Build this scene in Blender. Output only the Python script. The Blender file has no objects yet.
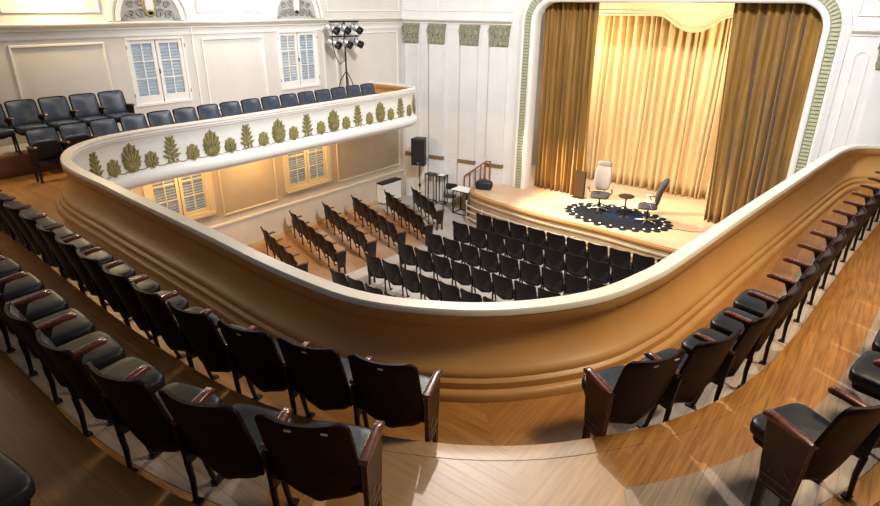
import bpy, bmesh, math, random
from mathutils import Vector, Matrix
random.seed(7)
R = math.radians
sc = bpy.context.scene
COL = sc.collection
PI = math.pi

# ------------------------------------------------------------------ materials
def mat(name, base, rough=.5, metal=0., noise=None, scale=6., bump=0., spec=.5, coat=0., emit=None, estr=0., stretch=None):
    m = bpy.data.materials.new(name); m.use_nodes = True
    nt = m.node_tree; b = nt.nodes['Principled BSDF']
    b.inputs['Base Color'].default_value = (*base, 1)
    b.inputs['Roughness'].default_value = rough
    b.inputs['Metallic'].default_value = metal
    b.inputs['Specular IOR Level'].default_value = spec
    b.inputs['Coat Weight'].default_value = coat
    if emit:
        b.inputs['Emission Color'].default_value = (*emit, 1); b.inputs['Emission Strength'].default_value = estr
    if noise or bump:
        tc = nt.nodes.new('ShaderNodeTexCoord'); mp = nt.nodes.new('ShaderNodeMapping')
        nt.links.new(tc.outputs['Object'], mp.inputs['Vector'])
        if stretch: mp.inputs['Scale'].default_value = stretch
        n = nt.nodes.new('ShaderNodeTexNoise'); n.inputs['Scale'].default_value = scale; n.inputs['Detail'].default_value = 5
        nt.links.new(mp.outputs['Vector'], n.inputs['Vector'])
        if noise:
            r = nt.nodes.new('ShaderNodeValToRGB')
            r.color_ramp.elements[0].position = .35; r.color_ramp.elements[1].position = .65
            r.color_ramp.elements[0].color = (*noise, 1); r.color_ramp.elements[1].color = (*base, 1)
            nt.links.new(n.outputs['Fac'], r.inputs['Fac']); nt.links.new(r.outputs['Color'], b.inputs['Base Color'])
        if bump:
            bp = nt.nodes.new('ShaderNodeBump'); bp.inputs['Strength'].default_value = bump; bp.inputs['Distance'].default_value = .02
            nt.links.new(n.outputs['Fac'], bp.inputs['Height']); nt.links.new(bp.outputs['Normal'], b.inputs['Normal'])
    return m

def planks(name, c1, c2, width=.085, length=1.6, rough=.35, mitre=None, rot=0., gap=(.17, .075, .022), worn=None, wornscale=.8, coat=.0, wornat=None, wornr=1.):
    """wood boards; mitre=k turns the boards by 90 degrees where x+y > k (they follow the two banks of seats)"""
    m = bpy.data.materials.new(name); m.use_nodes = True
    nt = m.node_tree; N = nt.nodes; L = nt.links; b = N['Principled BSDF']
    b.inputs['Roughness'].default_value = rough; b.inputs['Coat Weight'].default_value = coat
    tc = N.new('ShaderNodeTexCoord'); mp = N.new('ShaderNodeMapping'); mp.inputs['Rotation'].default_value = (0, 0, rot)
    L.new(tc.outputs['Object'], mp.inputs['Vector'])
    vec = mp.outputs['Vector']
    if mitre is not None:
        sp = N.new('ShaderNodeSeparateXYZ'); L.new(vec, sp.inputs[0])
        ad = N.new('ShaderNodeMath'); ad.operation = 'ADD'; L.new(sp.outputs['X'], ad.inputs[0]); L.new(sp.outputs['Y'], ad.inputs[1])
        gt = N.new('ShaderNodeMath'); gt.operation = 'GREATER_THAN'; L.new(ad.outputs[0], gt.inputs[0]); gt.inputs[1].default_value = mitre
        cb = N.new('ShaderNodeCombineXYZ'); L.new(sp.outputs['Y'], cb.inputs['X']); L.new(sp.outputs['X'], cb.inputs['Y'])
        mx = N.new('ShaderNodeMix'); mx.data_type = 'VECTOR'
        L.new(gt.outputs[0], mx.inputs['Factor']); L.new(vec, mx.inputs['A']); L.new(cb.outputs[0], mx.inputs['B'])
        vec = mx.outputs['Result']
    br = N.new('ShaderNodeTexBrick'); br.offset = .37; br.offset_frequency = 2
    br.inputs['Scale'].default_value = 1; br.inputs['Brick Width'].default_value = length; br.inputs['Row Height'].default_value = width
    br.inputs['Mortar Size'].default_value = .0016; br.inputs['Mortar Smooth'].default_value = .3; br.inputs['Bias'].default_value = 0
    br.inputs['Color1'].default_value = (*c1, 1); br.inputs['Color2'].default_value = (*c2, 1); br.inputs['Mortar'].default_value = (*gap, 1)
    L.new(vec, br.inputs['Vector'])
    gm = N.new('ShaderNodeMapping'); gm.inputs['Scale'].default_value = (1.2, 16, 1); L.new(vec, gm.inputs['Vector'])
    gn = N.new('ShaderNodeTexNoise'); gn.inputs['Scale'].default_value = 2.2; gn.inputs['Detail'].default_value = 6; gn.inputs['Distortion'].default_value = .6
    L.new(gm.outputs[0], gn.inputs['Vector'])
    rp = N.new('ShaderNodeValToRGB'); rp.color_ramp.elements[0].position = .3; rp.color_ramp.elements[1].position = .62
    rp.color_ramp.elements[0].color = (.68, .63, .58, 1); rp.color_ramp.elements[1].color = (1, 1, 1, 1)
    L.new(gn.outputs['Fac'], rp.inputs['Fac'])
    mu = N.new('ShaderNodeMix'); mu.data_type = 'RGBA'; mu.blend_type = 'MULTIPLY'; mu.inputs['Factor'].default_value = .8
    L.new(br.outputs['Color'], mu.inputs['A']); L.new(rp.outputs['Color'], mu.inputs['B'])
    col = mu.outputs['Result']
    if worn:
        wn = N.new('ShaderNodeTexNoise'); wn.inputs['Scale'].default_value = wornscale; wn.inputs['Detail'].default_value = 3
        L.new(tc.outputs['Object'], wn.inputs['Vector'])
        wr = N.new('ShaderNodeValToRGB'); wr.color_ramp.elements[0].position = .45; wr.color_ramp.elements[1].position = .62
        L.new(wn.outputs['Fac'], wr.inputs['Fac'])
        if wornat:
            ds = N.new('ShaderNodeVectorMath'); ds.operation = 'DISTANCE'; L.new(tc.outputs['Object'], ds.inputs[0]); ds.inputs[1].default_value = wornat
            wn.inputs['Scale'].default_value = 2.5
            ma = N.new('ShaderNodeMath'); ma.operation = 'MULTIPLY_ADD'; L.new(wn.outputs['Fac'], ma.inputs[0]); ma.inputs[1].default_value = -.35; L.new(ds.outputs['Value'], ma.inputs[2])
            mr = N.new('ShaderNodeMapRange'); L.new(ma.outputs[0], mr.inputs[0]); mr.inputs[1].default_value = wornr + .06 - .175; mr.inputs[2].default_value = wornr - .06 - .175
            mr.inputs[3].default_value = 0; mr.inputs[4].default_value = .68
            wsrc = mr.outputs[0]
        else: wsrc = wr.outputs['Color']
        wm = N.new('ShaderNodeMix'); wm.data_type = 'RGBA'; L.new(wsrc, wm.inputs['Factor'])
        L.new(col, wm.inputs['A']); wm.inputs['B'].default_value = (*worn, 1)
        m2 = N.new('ShaderNodeMix'); m2.data_type = 'RGBA'; m2.blend_type = 'MULTIPLY'; m2.inputs['Factor'].default_value = .5
        L.new(wm.outputs['Result'], m2.inputs['A']); L.new(rp.outputs['Color'], m2.inputs['B'])
        col = m2.outputs['Result']
    L.new(col, b.inputs['Base Color'])
    bp = N.new('ShaderNodeBump'); bp.inputs['Strength'].default_value = .25; bp.inputs['Distance'].default_value = .004
    L.new(br.outputs['Fac'], bp.inputs['Height']); bp.invert = True; L.new(bp.outputs['Normal'], b.inputs['Normal'])
    return m

def fabric(name, c1, c2, rough=.75):
    m = mat(name, c1, rough, noise=c2, scale=3., stretch=(3, 3, .25), spec=.2)
    m.node_tree.nodes['Principled BSDF'].inputs['Sheen Weight'].default_value = .15
    return m

M = {}
M['leather'] = mat('worn dark blue leather', (.014, .015, .019), .40, noise=(.006, .007, .009), scale=7, bump=.30, spec=.24)
M['leather_skysheen'] = mat('dark leather with painted sky sheen', (.046, .060, .095), .38, noise=(.024, .032, .052), scale=9, bump=.08)  # same dark leather, with the reflected skylight mixed into its colour
M['shell'] = mat('dark stained plywood', (.016, .005, .004), .5, noise=(.007, .002, .002), scale=5, stretch=(1, 1, 5), spec=.12)
M['shell_maroon'] = mat('black brown plywood', (.009, .004, .004), .5, noise=(.005, .002, .002), scale=4, spec=.2)
M['iron'] = mat('black cast iron', (.010, .009, .009), .45, metal=.3)
M['arm'] = mat('red brown varnished wood', (.13, .032, .015), .26, noise=(.060, .015, .008), scale=10, stretch=(1, 6, 6), coat=.3)
M['panel'] = mat('worn mahogany panel', (.038, .012, .008), .4, noise=(.014, .005, .003), scale=12, bump=.15)
M['wornedge'] = mat('worn bare wood edge', (.20, .11, .06), .6, noise=(.05, .018, .01), scale=25)
M['darktrim'] = mat('dark wood trim', (.03, .011, .008), .45)
M['plate'] = mat('pale number plate', (.62, .58, .50), .4)
M['cream'] = mat('cream wall paint', (.60, .57, .53), .55, noise=(.57, .54, .50), scale=2)
M['beige'] = mat('lower wall paint tinted as balcony shade', (.52, .44, .345), .6, noise=(.49, .41, .32), scale=2)  # tan tint paints in the warm, shaded light under the balcony
M['white'] = mat('white wall paint', (.70, .69, .68), .5, noise=(.66, .65, .64), scale=2)
M['plinth'] = mat('white moulding paint', (.72, .70, .67), .45)
M['parapet'] = mat('tan parapet paint', (.50, .265, .085), .45, noise=(.46, .235, .07), scale=1.6)
M['coping'] = mat('pale coping paint', (.72, .66, .57), .32, noise=(.68, .61, .52), scale=3, coat=.15)
M['gold'] = mat('tarnished gilt', (.36, .29, .12), .5, metal=.15, noise=(.17, .16, .06), scale=22, bump=.2)
M['gilt_brown'] = mat('brown gilt', (.30, .20, .09), .5, metal=.15, noise=(.16, .10, .05), scale=20)
M['capital'] = mat('green grey plaster', (.36, .35, .25), .7, noise=(.10, .10, .065), scale=30, bump=.4)
M['band'] = mat('olive plaster band', (.24, .24, .14), .65)
M['rib'] = mat('pale olive ribs', (.44, .44, .29), .6, noise=(.36, .36, .23), scale=12)
M['lunette'] = mat('grey plaster relief ground', (.40, .39, .36), .7)
M['relief'] = mat('dark grey plaster relief', (.22, .22, .21), .7)
M['ochre'] = mat('ochre plaster', (.50, .36, .17), .6)
M['tier'] = planks('balcony boards', (.44, .205, .052), (.36, .155, .036), mitre=1.22, rough=.42)
M['tierworn'] = planks('balcony boards with a worn aisle', (.45, .215, .058), (.37, .165, .040), mitre=1.22, rough=.42, worn=(.47, .325, .205), wornat=(-1.42, 2.38, .25), wornr=.82)
M['nosing'] = mat('tan step nosing', (.45, .225, .062), .42, noise=(.37, .175, .045), scale=5, stretch=(3, 3, 1))
M['riser'] = mat('brown step riser', (.15, .055, .022), .5)
M['worn'] = planks('worn grey boards', (.38, .30, .23), (.31, .24, .18), mitre=1.22, rough=.5)
M['mainfloor'] = planks('main floor boards', (.40, .20, .085), (.34, .165, .065), width=.09, rough=.4, rot=R(20), worn=(.42, .30, .22), wornscale=.5)
M['aisle'] = mat('grey aisle covering', (.42, .375, .335), .6, noise=(.36, .31, .27), scale=1.5)
M['stagefloor'] = planks('stage boards', (.74, .60, .42), (.68, .53, .35), width=.07, length=2.4, rough=.4, worn=(.60, .40, .25), wornscale=.35)
M['stageface'] = mat('stage front paint', (.40, .29, .18), .5, noise=(.34, .24, .14), scale=2)
M['stagedge'] = mat('varnished stage edge', (.36, .18, .06), .35)
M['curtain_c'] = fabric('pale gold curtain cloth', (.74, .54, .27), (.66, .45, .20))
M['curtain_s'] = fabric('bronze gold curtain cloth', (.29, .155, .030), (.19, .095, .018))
M['valance'] = mat('cream valance', (.74, .62, .38), .6)
M['black'] = mat('black plastic', (.012, .012, .013), .5)
M['blackmetal'] = mat('black painted steel', (.015, .014, .014), .4, metal=.4)
M['paper'] = mat('white board', (.80, .80, .78), .5)
M['silver'] = mat('grey steel lamp housing', (.50, .51, .54), .35, metal=.6)
M['chrome'] = mat('polished steel', (.75, .75, .76), .15, metal=1)
M['rug'] = mat('charcoal rug', (.010, .011, .016), .95, noise=(.016, .017, .022), scale=14, spec=.1)
M['rugblue'] = mat('blue rug centre', (.010, .017, .042), .95, spec=.1)
M['rugdot'] = mat('white rug dot', (.75, .74, .70), .8)
M['chairwhite'] = mat('pale upholstery', (.25, .205, .19), .6)
M['chairgrey'] = mat('grey upholstery', (.040, .036, .038), .7)
M['railwood'] = mat('orange brown handrail wood', (.27, .095, .03), .4)
M['tube'] = mat('pale painted tube', (.60, .52, .42), .35)
M['yellowtape'] = mat('yellow tape', (.70, .50, .05), .5)
M['louver'] = mat('white shutter slats', (.80, .82, .86), .5)
M['winwarm'] = mat('window frame paint', (.64, .56, .42), .5)
M['darkbox'] = mat('brown fabric panel', (.035, .017, .006), .85, spec=.2)
def glass(name, tint):
    m = bpy.data.materials.new(name); m.use_nodes = True
    nt = m.node_tree; nt.nodes.remove(nt.nodes['Principled BSDF'])
    o = nt.nodes['Material Output']; t = nt.nodes.new('ShaderNodeBsdfTransparent'); g = nt.nodes.new('ShaderNodeBsdfGlossy')
    t.inputs[0].default_value = (*tint, 1); g.inputs['Roughness'].default_value = .05
    mx = nt.nodes.new('ShaderNodeMixShader'); mx.inputs[0].default_value = .10
    nt.links.new(t.outputs[0], mx.inputs[1]); nt.links.new(g.outputs[0], mx.inputs[2]); nt.links.new(mx.outputs[0], o.inputs[0])
    return m
M['glass'] = glass('window glass', (.93, .96, .97))
def skylight(name, c, s):
    m = bpy.data.materials.new(name); m.use_nodes = True
    nt = m.node_tree; nt.nodes.remove(nt.nodes['Principled BSDF']); e = nt.nodes.new('ShaderNodeEmission')
    e.inputs[0].default_value = (*c, 1); e.inputs[1].default_value = s
    nt.links.new(e.outputs[0], nt.nodes['Material Output'].inputs[0]); return m
M['day'] = skylight('daylight outside', (.68, .77, .95), .62)
M['daylow'] = skylight('shaded daylight outside', (.62, .66, .62), .42)

# ------------------------------------------------------------------ mesh builder
class MB:
    def __init__(s): s.v = []; s.f = []; s.mi = []; s.cur = 0
    def add(s, vs, fs):
        o = len(s.v); s.v += [tuple(p) for p in vs]; s.f += [tuple(i + o for i in f) for f in fs]; s.mi += [s.cur] * len(fs)
    def box(s, c, d, M4=None):
        x, y, z = d[0] / 2, d[1] / 2, d[2] / 2
        vs = [Vector((sx * x, sy * y, sz * z)) for sx in (-1, 1) for sy in (-1, 1) for sz in (-1, 1)]
        if M4: vs = [M4 @ p for p in vs]
        vs = [p + Vector(c) for p in vs]
        s.add(vs, [(0, 1, 3, 2), (4, 6, 7, 5), (0, 4, 5, 1), (2, 3, 7, 6), (0, 2, 6, 4), (1, 5, 7, 3)])
    def bb(s, a, b): s.box([(a[i] + b[i]) / 2 for i in range(3)], [abs(b[i] - a[i]) for i in range(3)])
    def tube(s, pts, r, n=8, closed=False, cap=True):
        pts = [Vector(p) for p in pts]; rs = r if isinstance(r, (list, tuple)) else [r] * len(pts)
        rings = []; prev = None; m = len(pts)
        for i, p in enumerate(pts):
            if closed: t = pts[(i + 1) % m] - pts[i - 1]
            else: t = pts[min(i + 1, m - 1)] - pts[max(i - 1, 0)]
            t.normalize()
            if prev is None:
                a = Vector((0, 0, 1)) if abs(t.z) < .9 else Vector((1, 0, 0)); u = t.cross(a).normalized()
            else:
                u = prev - t * prev.dot(t); u.normalize()
            prev = u; w = t.cross(u)
            rings.append([p + (u * math.cos(2 * PI * k / n) + w * math.sin(2 * PI * k / n)) * rs[i] for k in range(n)])
        vs = [q for rg in rings for q in rg]; fs = []
        for i in range(m if closed else m - 1):
            a = i * n; b2 = ((i + 1) % m) * n
            for k in range(n): fs.append((a + k, a + (k + 1) % n, b2 + (k + 1) % n, b2 + k))
        if cap and not closed: fs += [tuple(range(n))[::-1], tuple((m - 1) * n + k for k in range(n))]
        s.add(vs, fs)
    def lathe(s, prof, c=(0, 0, 0), n=20, M4=None):
        vs = []; fs = []
        for r, z in prof:
            for k in range(n):
                p = Vector((r * math.cos(2 * PI * k / n), r * math.sin(2 * PI * k / n), z))
                if M4: p = M4 @ p
                vs.append(p + Vector(c))
        for i in range(len(prof) - 1):
            for k in range(n): fs.append((i * n + k, i * n + (k + 1) % n, (i + 1) * n + (k + 1) % n, (i + 1) * n + k))
        fs += [tuple(range(n))[::-1], tuple((len(prof) - 1) * n + k for k in range(n))]
        s.add(vs, fs)
    def extr(s, poly, h, f):
        """closed 2-D polygon extruded; f(u, v, w) gives the 3-D point, w = 0 or h"""
        n = len(poly); vs = [f(u, v, 0) for u, v in poly] + [f(u, v, h) for u, v in poly]
        fs = [tuple(range(n))[::-1], tuple(range(n, 2 * n))] + [(k, (k + 1) % n, n + (k + 1) % n, n + k) for k in range(n)]
        s.add(vs, fs)
    def grid(s, fn, nu, nv, cu=False):
        vs = [fn(i / nu, j / nv) for j in range(nv + 1) for i in range(nu + (0 if cu else 1))]
        w = nu if cu else nu + 1; fs = []
        for j in range(nv):
            for i in range(nu):
                i2 = (i + 1) % w if cu else i + 1
                fs.append((j * w + i, j * w + i2, (j + 1) * w + i2, (j + 1) * w + i))
        s.add(vs, fs)
    def superbox(s, c, d, e=.35, n=14, warp=None):
        def sg(x, p): return math.copysign(abs(x) ** p, x)
        def fn(u, v):
            a = -PI + 2 * PI * u; b = -PI / 2 + PI * v
            p = [d[0] / 2 * sg(math.cos(b), e) * sg(math.cos(a), e), d[1] / 2 * sg(math.cos(b), e) * sg(math.sin(a), e), d[2] / 2 * sg(math.sin(b), e)]
            if warp: p = warp(p)
            return (p[0] + c[0], p[1] + c[1], p[2] + c[2])
        s.grid(fn, n * 2, n, cu=True)
    def mesh(s, name, mats, smooth=None):
        me = bpy.data.meshes.new(name); me.from_pydata(s.v, [], s.f)
        for m in (mats if isinstance(mats, (list, tuple)) else [mats]): me.materials.append(m)
        bm = bmesh.new(); bm.from_mesh(me)
        bmesh.ops.recalc_face_normals(bm, faces=bm.faces)
        bm.to_mesh(me); bm.free()
        for p, i in zip(me.polygons, s.mi): p.material_index = i
        if smooth is not None:
            for p in me.polygons: p.use_smooth = True
            me.set_sharp_from_angle(angle=R(smooth))
        return me
    def build(s, name, mats, parent=None, smooth=None): return put(name, s.mesh(name, mats, smooth), parent)

def put(name, me, parent=None):
    o = bpy.data.objects.new(name, me); COL.objects.link(o)
    if parent: o.parent = parent
    return o
def tag(o, label, cat, group=None, kind=None):
    if label: o['label'] = label
    if cat: o['category'] = cat
    if group: o['group'] = group
    if kind: o['kind'] = kind
    return o
def thing(name, label, cat, loc=(0, 0, 0), rz=0., group=None):
    o = bpy.data.objects.new(name, None); COL.objects.link(o); o.empty_display_size = .1
    o.location = loc; o.rotation_euler = (0, 0, rz)
    return tag(o, label, cat, group)
def struct(name, mb, mats, parent=None, smooth=None):
    o = mb.build(name, mats, parent, smooth)
    if not parent: o['kind'] = 'structure'
    return o

# ------------------------------------------------------------------ curve helpers
def catmull(P, step=.12):
    out = []
    for i in range(len(P) - 1):
        p0 = P[max(i - 1, 0)]; p1 = P[i]; p2 = P[i + 1]; p3 = P[min(i + 2, len(P) - 1)]
        n = max(1, int(math.dist(p1, p2) / step))
        for k in range(n):
            t = k / n
            out.append(tuple(.5 * (2 * b + (c - a) * t + (2 * a - 5 * b + 4 * c - d) * t * t + (-a + 3 * b - 3 * c + d) * t ** 3) for a, b, c, d in zip(p0, p1, p2, p3)))
    out.append(tuple(P[-1])); return out
def resample(P, step, n=None, reverse=False):
    if reverse: P = P[::-1]
    out = [P[0]]; need = step
    cur = P[0]; i = 1
    while i < len(P) and (n is None or len(out) < n + 1):
        d = math.dist(cur, P[i])
        if d >= need:
            t = need / d; cur = tuple(a + (b - a) * t for a, b in zip(cur, P[i])); out.append(cur); need = step
        else: need -= d; cur = P[i]; i += 1
    return out[::-1] if reverse else out
def normals(P):
    out = []
    for i in range(len(P)):
        a = P[max(i - 1, 0)]; b = P[min(i + 1, len(P) - 1)]
        dx, dy = b[0] - a[0], b[1] - a[1]; l = math.hypot(dx, dy) or 1
        out.append((dy / l, -dx / l))
    return out
def offset(P, d):
    return [(p[0] + n[0] * d, p[1] + n[1] * d) for p, n in zip(P, normals(P))]
def sweep(mb, path, prof, closed=True):
    N = normals(path); m = len(prof); vs = []
    for p, n in zip(path, N):
        for a, z in prof: vs.append((p[0] + n[0] * a, p[1] + n[1] * a, z))
    fs = []
    for i in range(len(path) - 1):
        for k in range(m if closed else m - 1):
            fs.append((i * m + k, i * m + (k + 1) % m, (i + 1) * m + (k + 1) % m, (i + 1) * m + k))
    if closed: fs += [tuple(range(m)), tuple((len(path) - 1) * m + k for k in range(m))[::-1]]
    mb.add(vs, fs)
def slab(name, poly, z0, z1, mats, parent=None):
    mb = MB(); mb.extr(poly, z1 - z0, lambda u, v, w: (u, v, z0 + w))
    return mb.build(name, mats, parent)
def ordinal(n):
    return ['first', 'second', 'third', 'fourth', 'fifth', 'sixth', 'seventh', 'eighth', 'ninth', 'tenth', 'eleventh', 'twelfth', 'thirteenth', 'fourteenth', 'fifteenth', 'sixteenth', 'seventeenth', 'eighteenth', 'nineteenth', 'twentieth'][n - 1]

# ------------------------------------------------------------------ key levels (metres, the first balcony step is z = 0)
F = -3.35      # main floor
S = -2.40      # stage floor
ZR = .74       # top of the parapet
WX = -13.5     # side wall
YB = 16.0      # proscenium wall
T1, T2, TL = .25, .50, .40

# ------------------------------------------------------------------ camera
cam = bpy.data.cameras.new('camera'); co = bpy.data.objects.new('camera', cam); COL.objects.link(co)
p_, r_, y_ = R(22.9), R(.5), R(37.5)
fw0 = Vector((-math.sin(y_), math.cos(y_), 0)); rt0 = Vector((math.cos(y_), math.sin(y_), 0)); up0 = Vector((0, 0, 1))
fw = fw0 * math.cos(p_) - up0 * math.sin(p_); up = up0 * math.cos(p_) + fw0 * math.sin(p_)
rt = rt0 * math.cos(r_) + up * math.sin(r_); up2 = up * math.cos(r_) - rt0 * math.sin(r_)
co.matrix_world = Matrix(((rt.x, up2.x, -fw.x, 0), (rt.y, up2.y, -fw.y, 0), (rt.z, up2.z, -fw.z, 2.98), (0, 0, 0, 1)))
cam.sensor_width = 36; cam.lens = 587 / 880 * 36; cam.clip_start = .05
sc.camera = co

# ------------------------------------------------------------------ parapet path (hall edge of the coping), from the left wall round to the right
HP = [(WX, 13.95), (-12.4, 13.97), (-11.85, 13.93), (-11.48, 13.72), (-11.29, 13.3), (-11.24, 12.2), (-11.24, 10), (-11.24, 7.4), (-11.32, 5.9), (-11.28, 5.1),
      (-11.13, 4.55), (-10.82, 4.1), (-10.42, 3.80), (-9.97, 3.60), (-9.5, 3.49), (-8.9, 3.43), (-8.2, 3.39), (-7.4, 3.33), (-6.3, 3.26), (-5.25, 3.19),
      (-4.5, 3.13), (-3.8, 3.11), (-3.28, 3.14), (-2.84, 3.29), (-2.33, 3.61), (-1.95, 4.02), (-1.69, 4.46), (-1.54, 5.0), (-1.46, 5.5), (-1.26, 7.5), (-1.06, 9.35),
      (-.86, 11.2), (-.72, 12.25), (-.52, 12.82), (-.12, 13.14), (.5, 13.25), (4.2, 13.25)]
HPATH = catmull(HP, .14)

par = thing('balcony_parapet', 'long tan parapet with pale coping curving around the balcony front', 'parapet')
mb = MB(); sweep(mb, HPATH, [(0, ZR - .015), (.012, ZR), (.143, ZR), (.155, ZR - .015), (.157, ZR - .05), (.03, ZR - .05), (.0, ZR - .04)])
mb.build('coping', M['coping'], par, 40)
mb = MB(); sweep(mb, HPATH, [(.153, ZR - .05), (.153, .605), (.140, .582), (.122, .562), (.113, .53), (.110, .47), (.115, .41), (.135, .345), (.172, .285), (.22, .235), (.245, .215), (.255, .19),
                             (.255, .165), (.275, .155), (.29, .14), (.295, .11), (.295, .085), (.32, .08), (.34, .07), (.352, .05), (.355, .0), (.355, -.10), (.12, -.10), (.10, .3), (.10, ZR - .05)])
mb.build('inner_face', M['parapet'], par, 35)
mb = MB(); sweep(mb, HPATH, [(.02, ZR - .05), (.01, .655), (.035, .635), (.04, .60), (.065, .585), (.068, .56), (.078, .545), (.078, .515), (.085, .50), (.088, .40), (.088, .25), (.082, .12), (.072, .03), (.06, -.02),
                             (.05, -.05), (.01, -.065), (-.025, -.10), (-.04, -.16), (-.035, -.22), (-.01, -.27), (.03, -.30), (.05, -.33), (.10, -.34), (.35, -.34), (.35, -.10), (.12, -.10), (.095, .3), (.095, ZR - .05)])
mb.build('hall_front', M['plinth'], par, 35)

# gilt acanthus ornaments along the hall side of the left arm
def leafpoly(L, W, base=(0, 0), ang=0., n=6):
    pts = []
    for k in range(n + 1):
        t = k / n; pts.append((math.sin(PI * t ** .8) * W / 2, L * t))
    for k in range(n - 1, 0, -1):
        t = k / n; pts.append((-math.sin(PI * t ** .8) * W / 2, L * t))
    c, s = math.cos(ang), math.sin(ang)
    return [(base[0] + x * c + y * s, base[1] - x * s + y * c) for x, y in pts]
def orn_mesh(kind):
    mb = MB()
    def leaf(L, W, base, ang, th=.018):
        mb.extr(leafpoly(L, W, base, ang), th, lambda u, v, w: (u, -w, v))
        mb.extr(leafpoly(L * .9, W * .35, base, ang), th + .012, lambda u, v, w: (u, -w, v))
    def plate(W, H, z0, tip):
        P = []
        for q in range(25):
            a = -PI / 2 + 2 * PI * q / 24; x = W / 2 * math.cos(a); z = math.sin(a)
            P.append((x * (1 - tip * max(0, z) ** 2), z0 + H / 2 + H / 2 * z))
        mb.extr(P[:-1], .010, lambda u, v, w: (u, -w, v))
    if kind == 'fan':
        plate(.37, .50, .03, .45)
        for k in range(-5, 6):
            leaf((.50, .45, .38, .30, .24, .19)[abs(k)], .078, (0, .05), k * R(15), .030)
        leaf(.12, .10, (0, -.02), 0, .03)
        for sgn in (-1, 1): leaf(.12, .06, (0, .02), sgn * R(100))
    elif kind == 'plant':
        leaf(.56, .06, (0, 0), 0)
        for k in range(5):
            z = .10 + .085 * k; L = .215 - .02 * k
            for sgn in (-1, 1): leaf(L, .07, (0, z), sgn * R(70 - 7 * k))
        for sgn in (-1, 1):
            mb.tube([(sgn * .02, -.015, .03), (sgn * .07, -.015, .005), (sgn * .115, -.015, .03), (sgn * .105, -.015, .07), (sgn * .075, -.015, .06)], .014, 6)
    else:
        plate(.25, .29, .02, .2)
        for k in range(-3, 4):
            leaf((.29, .27, .20, .15)[abs(k)], .085, (0, .03), k * R(24))
        leaf(.11, .13, (0, -.02), 0, .03)
    return mb.mesh(kind + '_ornament', M['gold'], 40)
OM = {'fan': orn_mesh('fan'), 'plant': orn_mesh('plant'), 'small': orn_mesh('small')}
# path of the left arm from the far end back round the corner
left = [p for p in HPATH if (p[0] < -8.9)]
seq = ['small', 'plant', 'small', 'fan']
start = min(range(len(left)), key=lambda i: abs(left[i][1] - 5.50) + (0 if left[i][0] < -11 else 9))
fwd = left[:start + 1][::-1]; back = left[start:]
A = resample(fwd, .431, 21); B = resample(back, .39, 5)
stations = [(p, k) for k, p in enumerate(A)] + [(p, -k) for k, p in enumerate(B) if k > 0]
vine = []
for p, k in sorted(stations, key=lambda q: q[1]):
    i = min(range(len(HPATH)), key=lambda j: math.dist(HPATH[j], p)); n = normals(HPATH)[i]
    kind = seq[k % 4]
    base = Vector((p[0] + n[0] * .066, p[1] + n[1] * .066, -.005))
    o = put('leaf_ornament', OM[kind], par)
    o.location = base
    o.rotation_euler = (R(-2), 0, math.atan2(-n[1], -n[0]) + PI / 2)
    if kind != 'small': o.scale = (.92, 1, 1)
    vine.append((p, n))
pts = []
for a, b in zip(vine[:-1], vine[1:]):
    for t in (0, .25, .5, .75):
        q = [a[0][i] + (b[0][i] - a[0][i]) * t for i in (0, 1)]; n = a[1]
        pts.append((q[0] + n[0] * .07, q[1] + n[1] * .07, .035 - .05 * math.sin(PI * t) ** 2))
mb = MB(); mb.tube(pts, .014, 6); mb.build('vine_scroll', M['gold'], par, 60)

# ------------------------------------------------------------------ balcony floors
inner = offset(HPATH, .25)
inner = [p for p in inner]
poly0 = inner + [(4.2, -4), (WX, -4)]
fl = slab('floor', poly0, -.12, 0, M['tier']); fl['kind'] = 'structure'; fl.name = 'floor_balcony'
E1 = [(-12.65, 2.45), (-11, 2.27), (-8.74, 2.20), (-6.92, 2.06), (-5.7, 1.99), (-4.6, 1.955), (-3.83, 1.965), (-3.33, 2.01), (-2.88, 2.105), (-2.45, 2.24), (-2.0, 2.45), (-1.64, 2.68), (-1.36, 2.92), (-1.13, 3.18), (-.90, 3.48),
      (-.69, 3.84), (-.50, 4.3), (-.36, 4.85), (-.26, 5.5), (-.20, 6.05), (-.05, 7.86), (.16, 9.73), (.45, 12.2), (.55, 13.1)]
E1P = catmull(E1, .15)
poly1 = E1P + [(4.2, 13.1), (4.2, -4), (-12.65, -4)]
o = slab('floor', poly1, .001, T1, [M['tierworn']]); o['kind'] = 'structure'; o.name = 'floor_first_step'
E2 = [(-12.65, 1.2), (-8, 1.05), (-4.6, .99), (-3.5, .96), (-2.95, 1.0), (-2.4, 1.1), (-1.7, 1.35), (-.9, 1.8), (-.2, 2.45), (.35, 3.2), (.68, 4.2), (.85, 5.5), (1.1, 9), (1.4, 13.1)]
E2P = catmull(E2, .15)
poly2 = E2P + [(4.2, 13.1), (4.2, -4), (-12.65, -4)]
o = slab('floor', poly2, T1 + .001, T2, [M['tier']]); o['kind'] = 'structure'; o.name = 'floor_second_step'
# nosings and risers
mb = MB(); sweep(mb, E1P, [(-.012, T1 - .035), (-.012, T1 - .001), (-.006, T1 + .003), (.13, T1 + .003), (.13, T1 - .035)]); struct('trim_1', mb, M['tierworn'], None, 40)
mb = MB(); sweep(mb, E1P, [(-.006, .002), (-.006, T1 - .036), (.02, T1 - .036), (.02, .002)]); struct('trim_2', mb, M['riser'])
mb = MB(); sweep(mb, E2P, [(-.012, T2 - .035), (-.012, T2 - .001), (-.006, T2 + .003), (.13, T2 + .003), (.13, T2 - .035)]); struct('trim_3', mb, M['tier'], None, 40)
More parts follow.
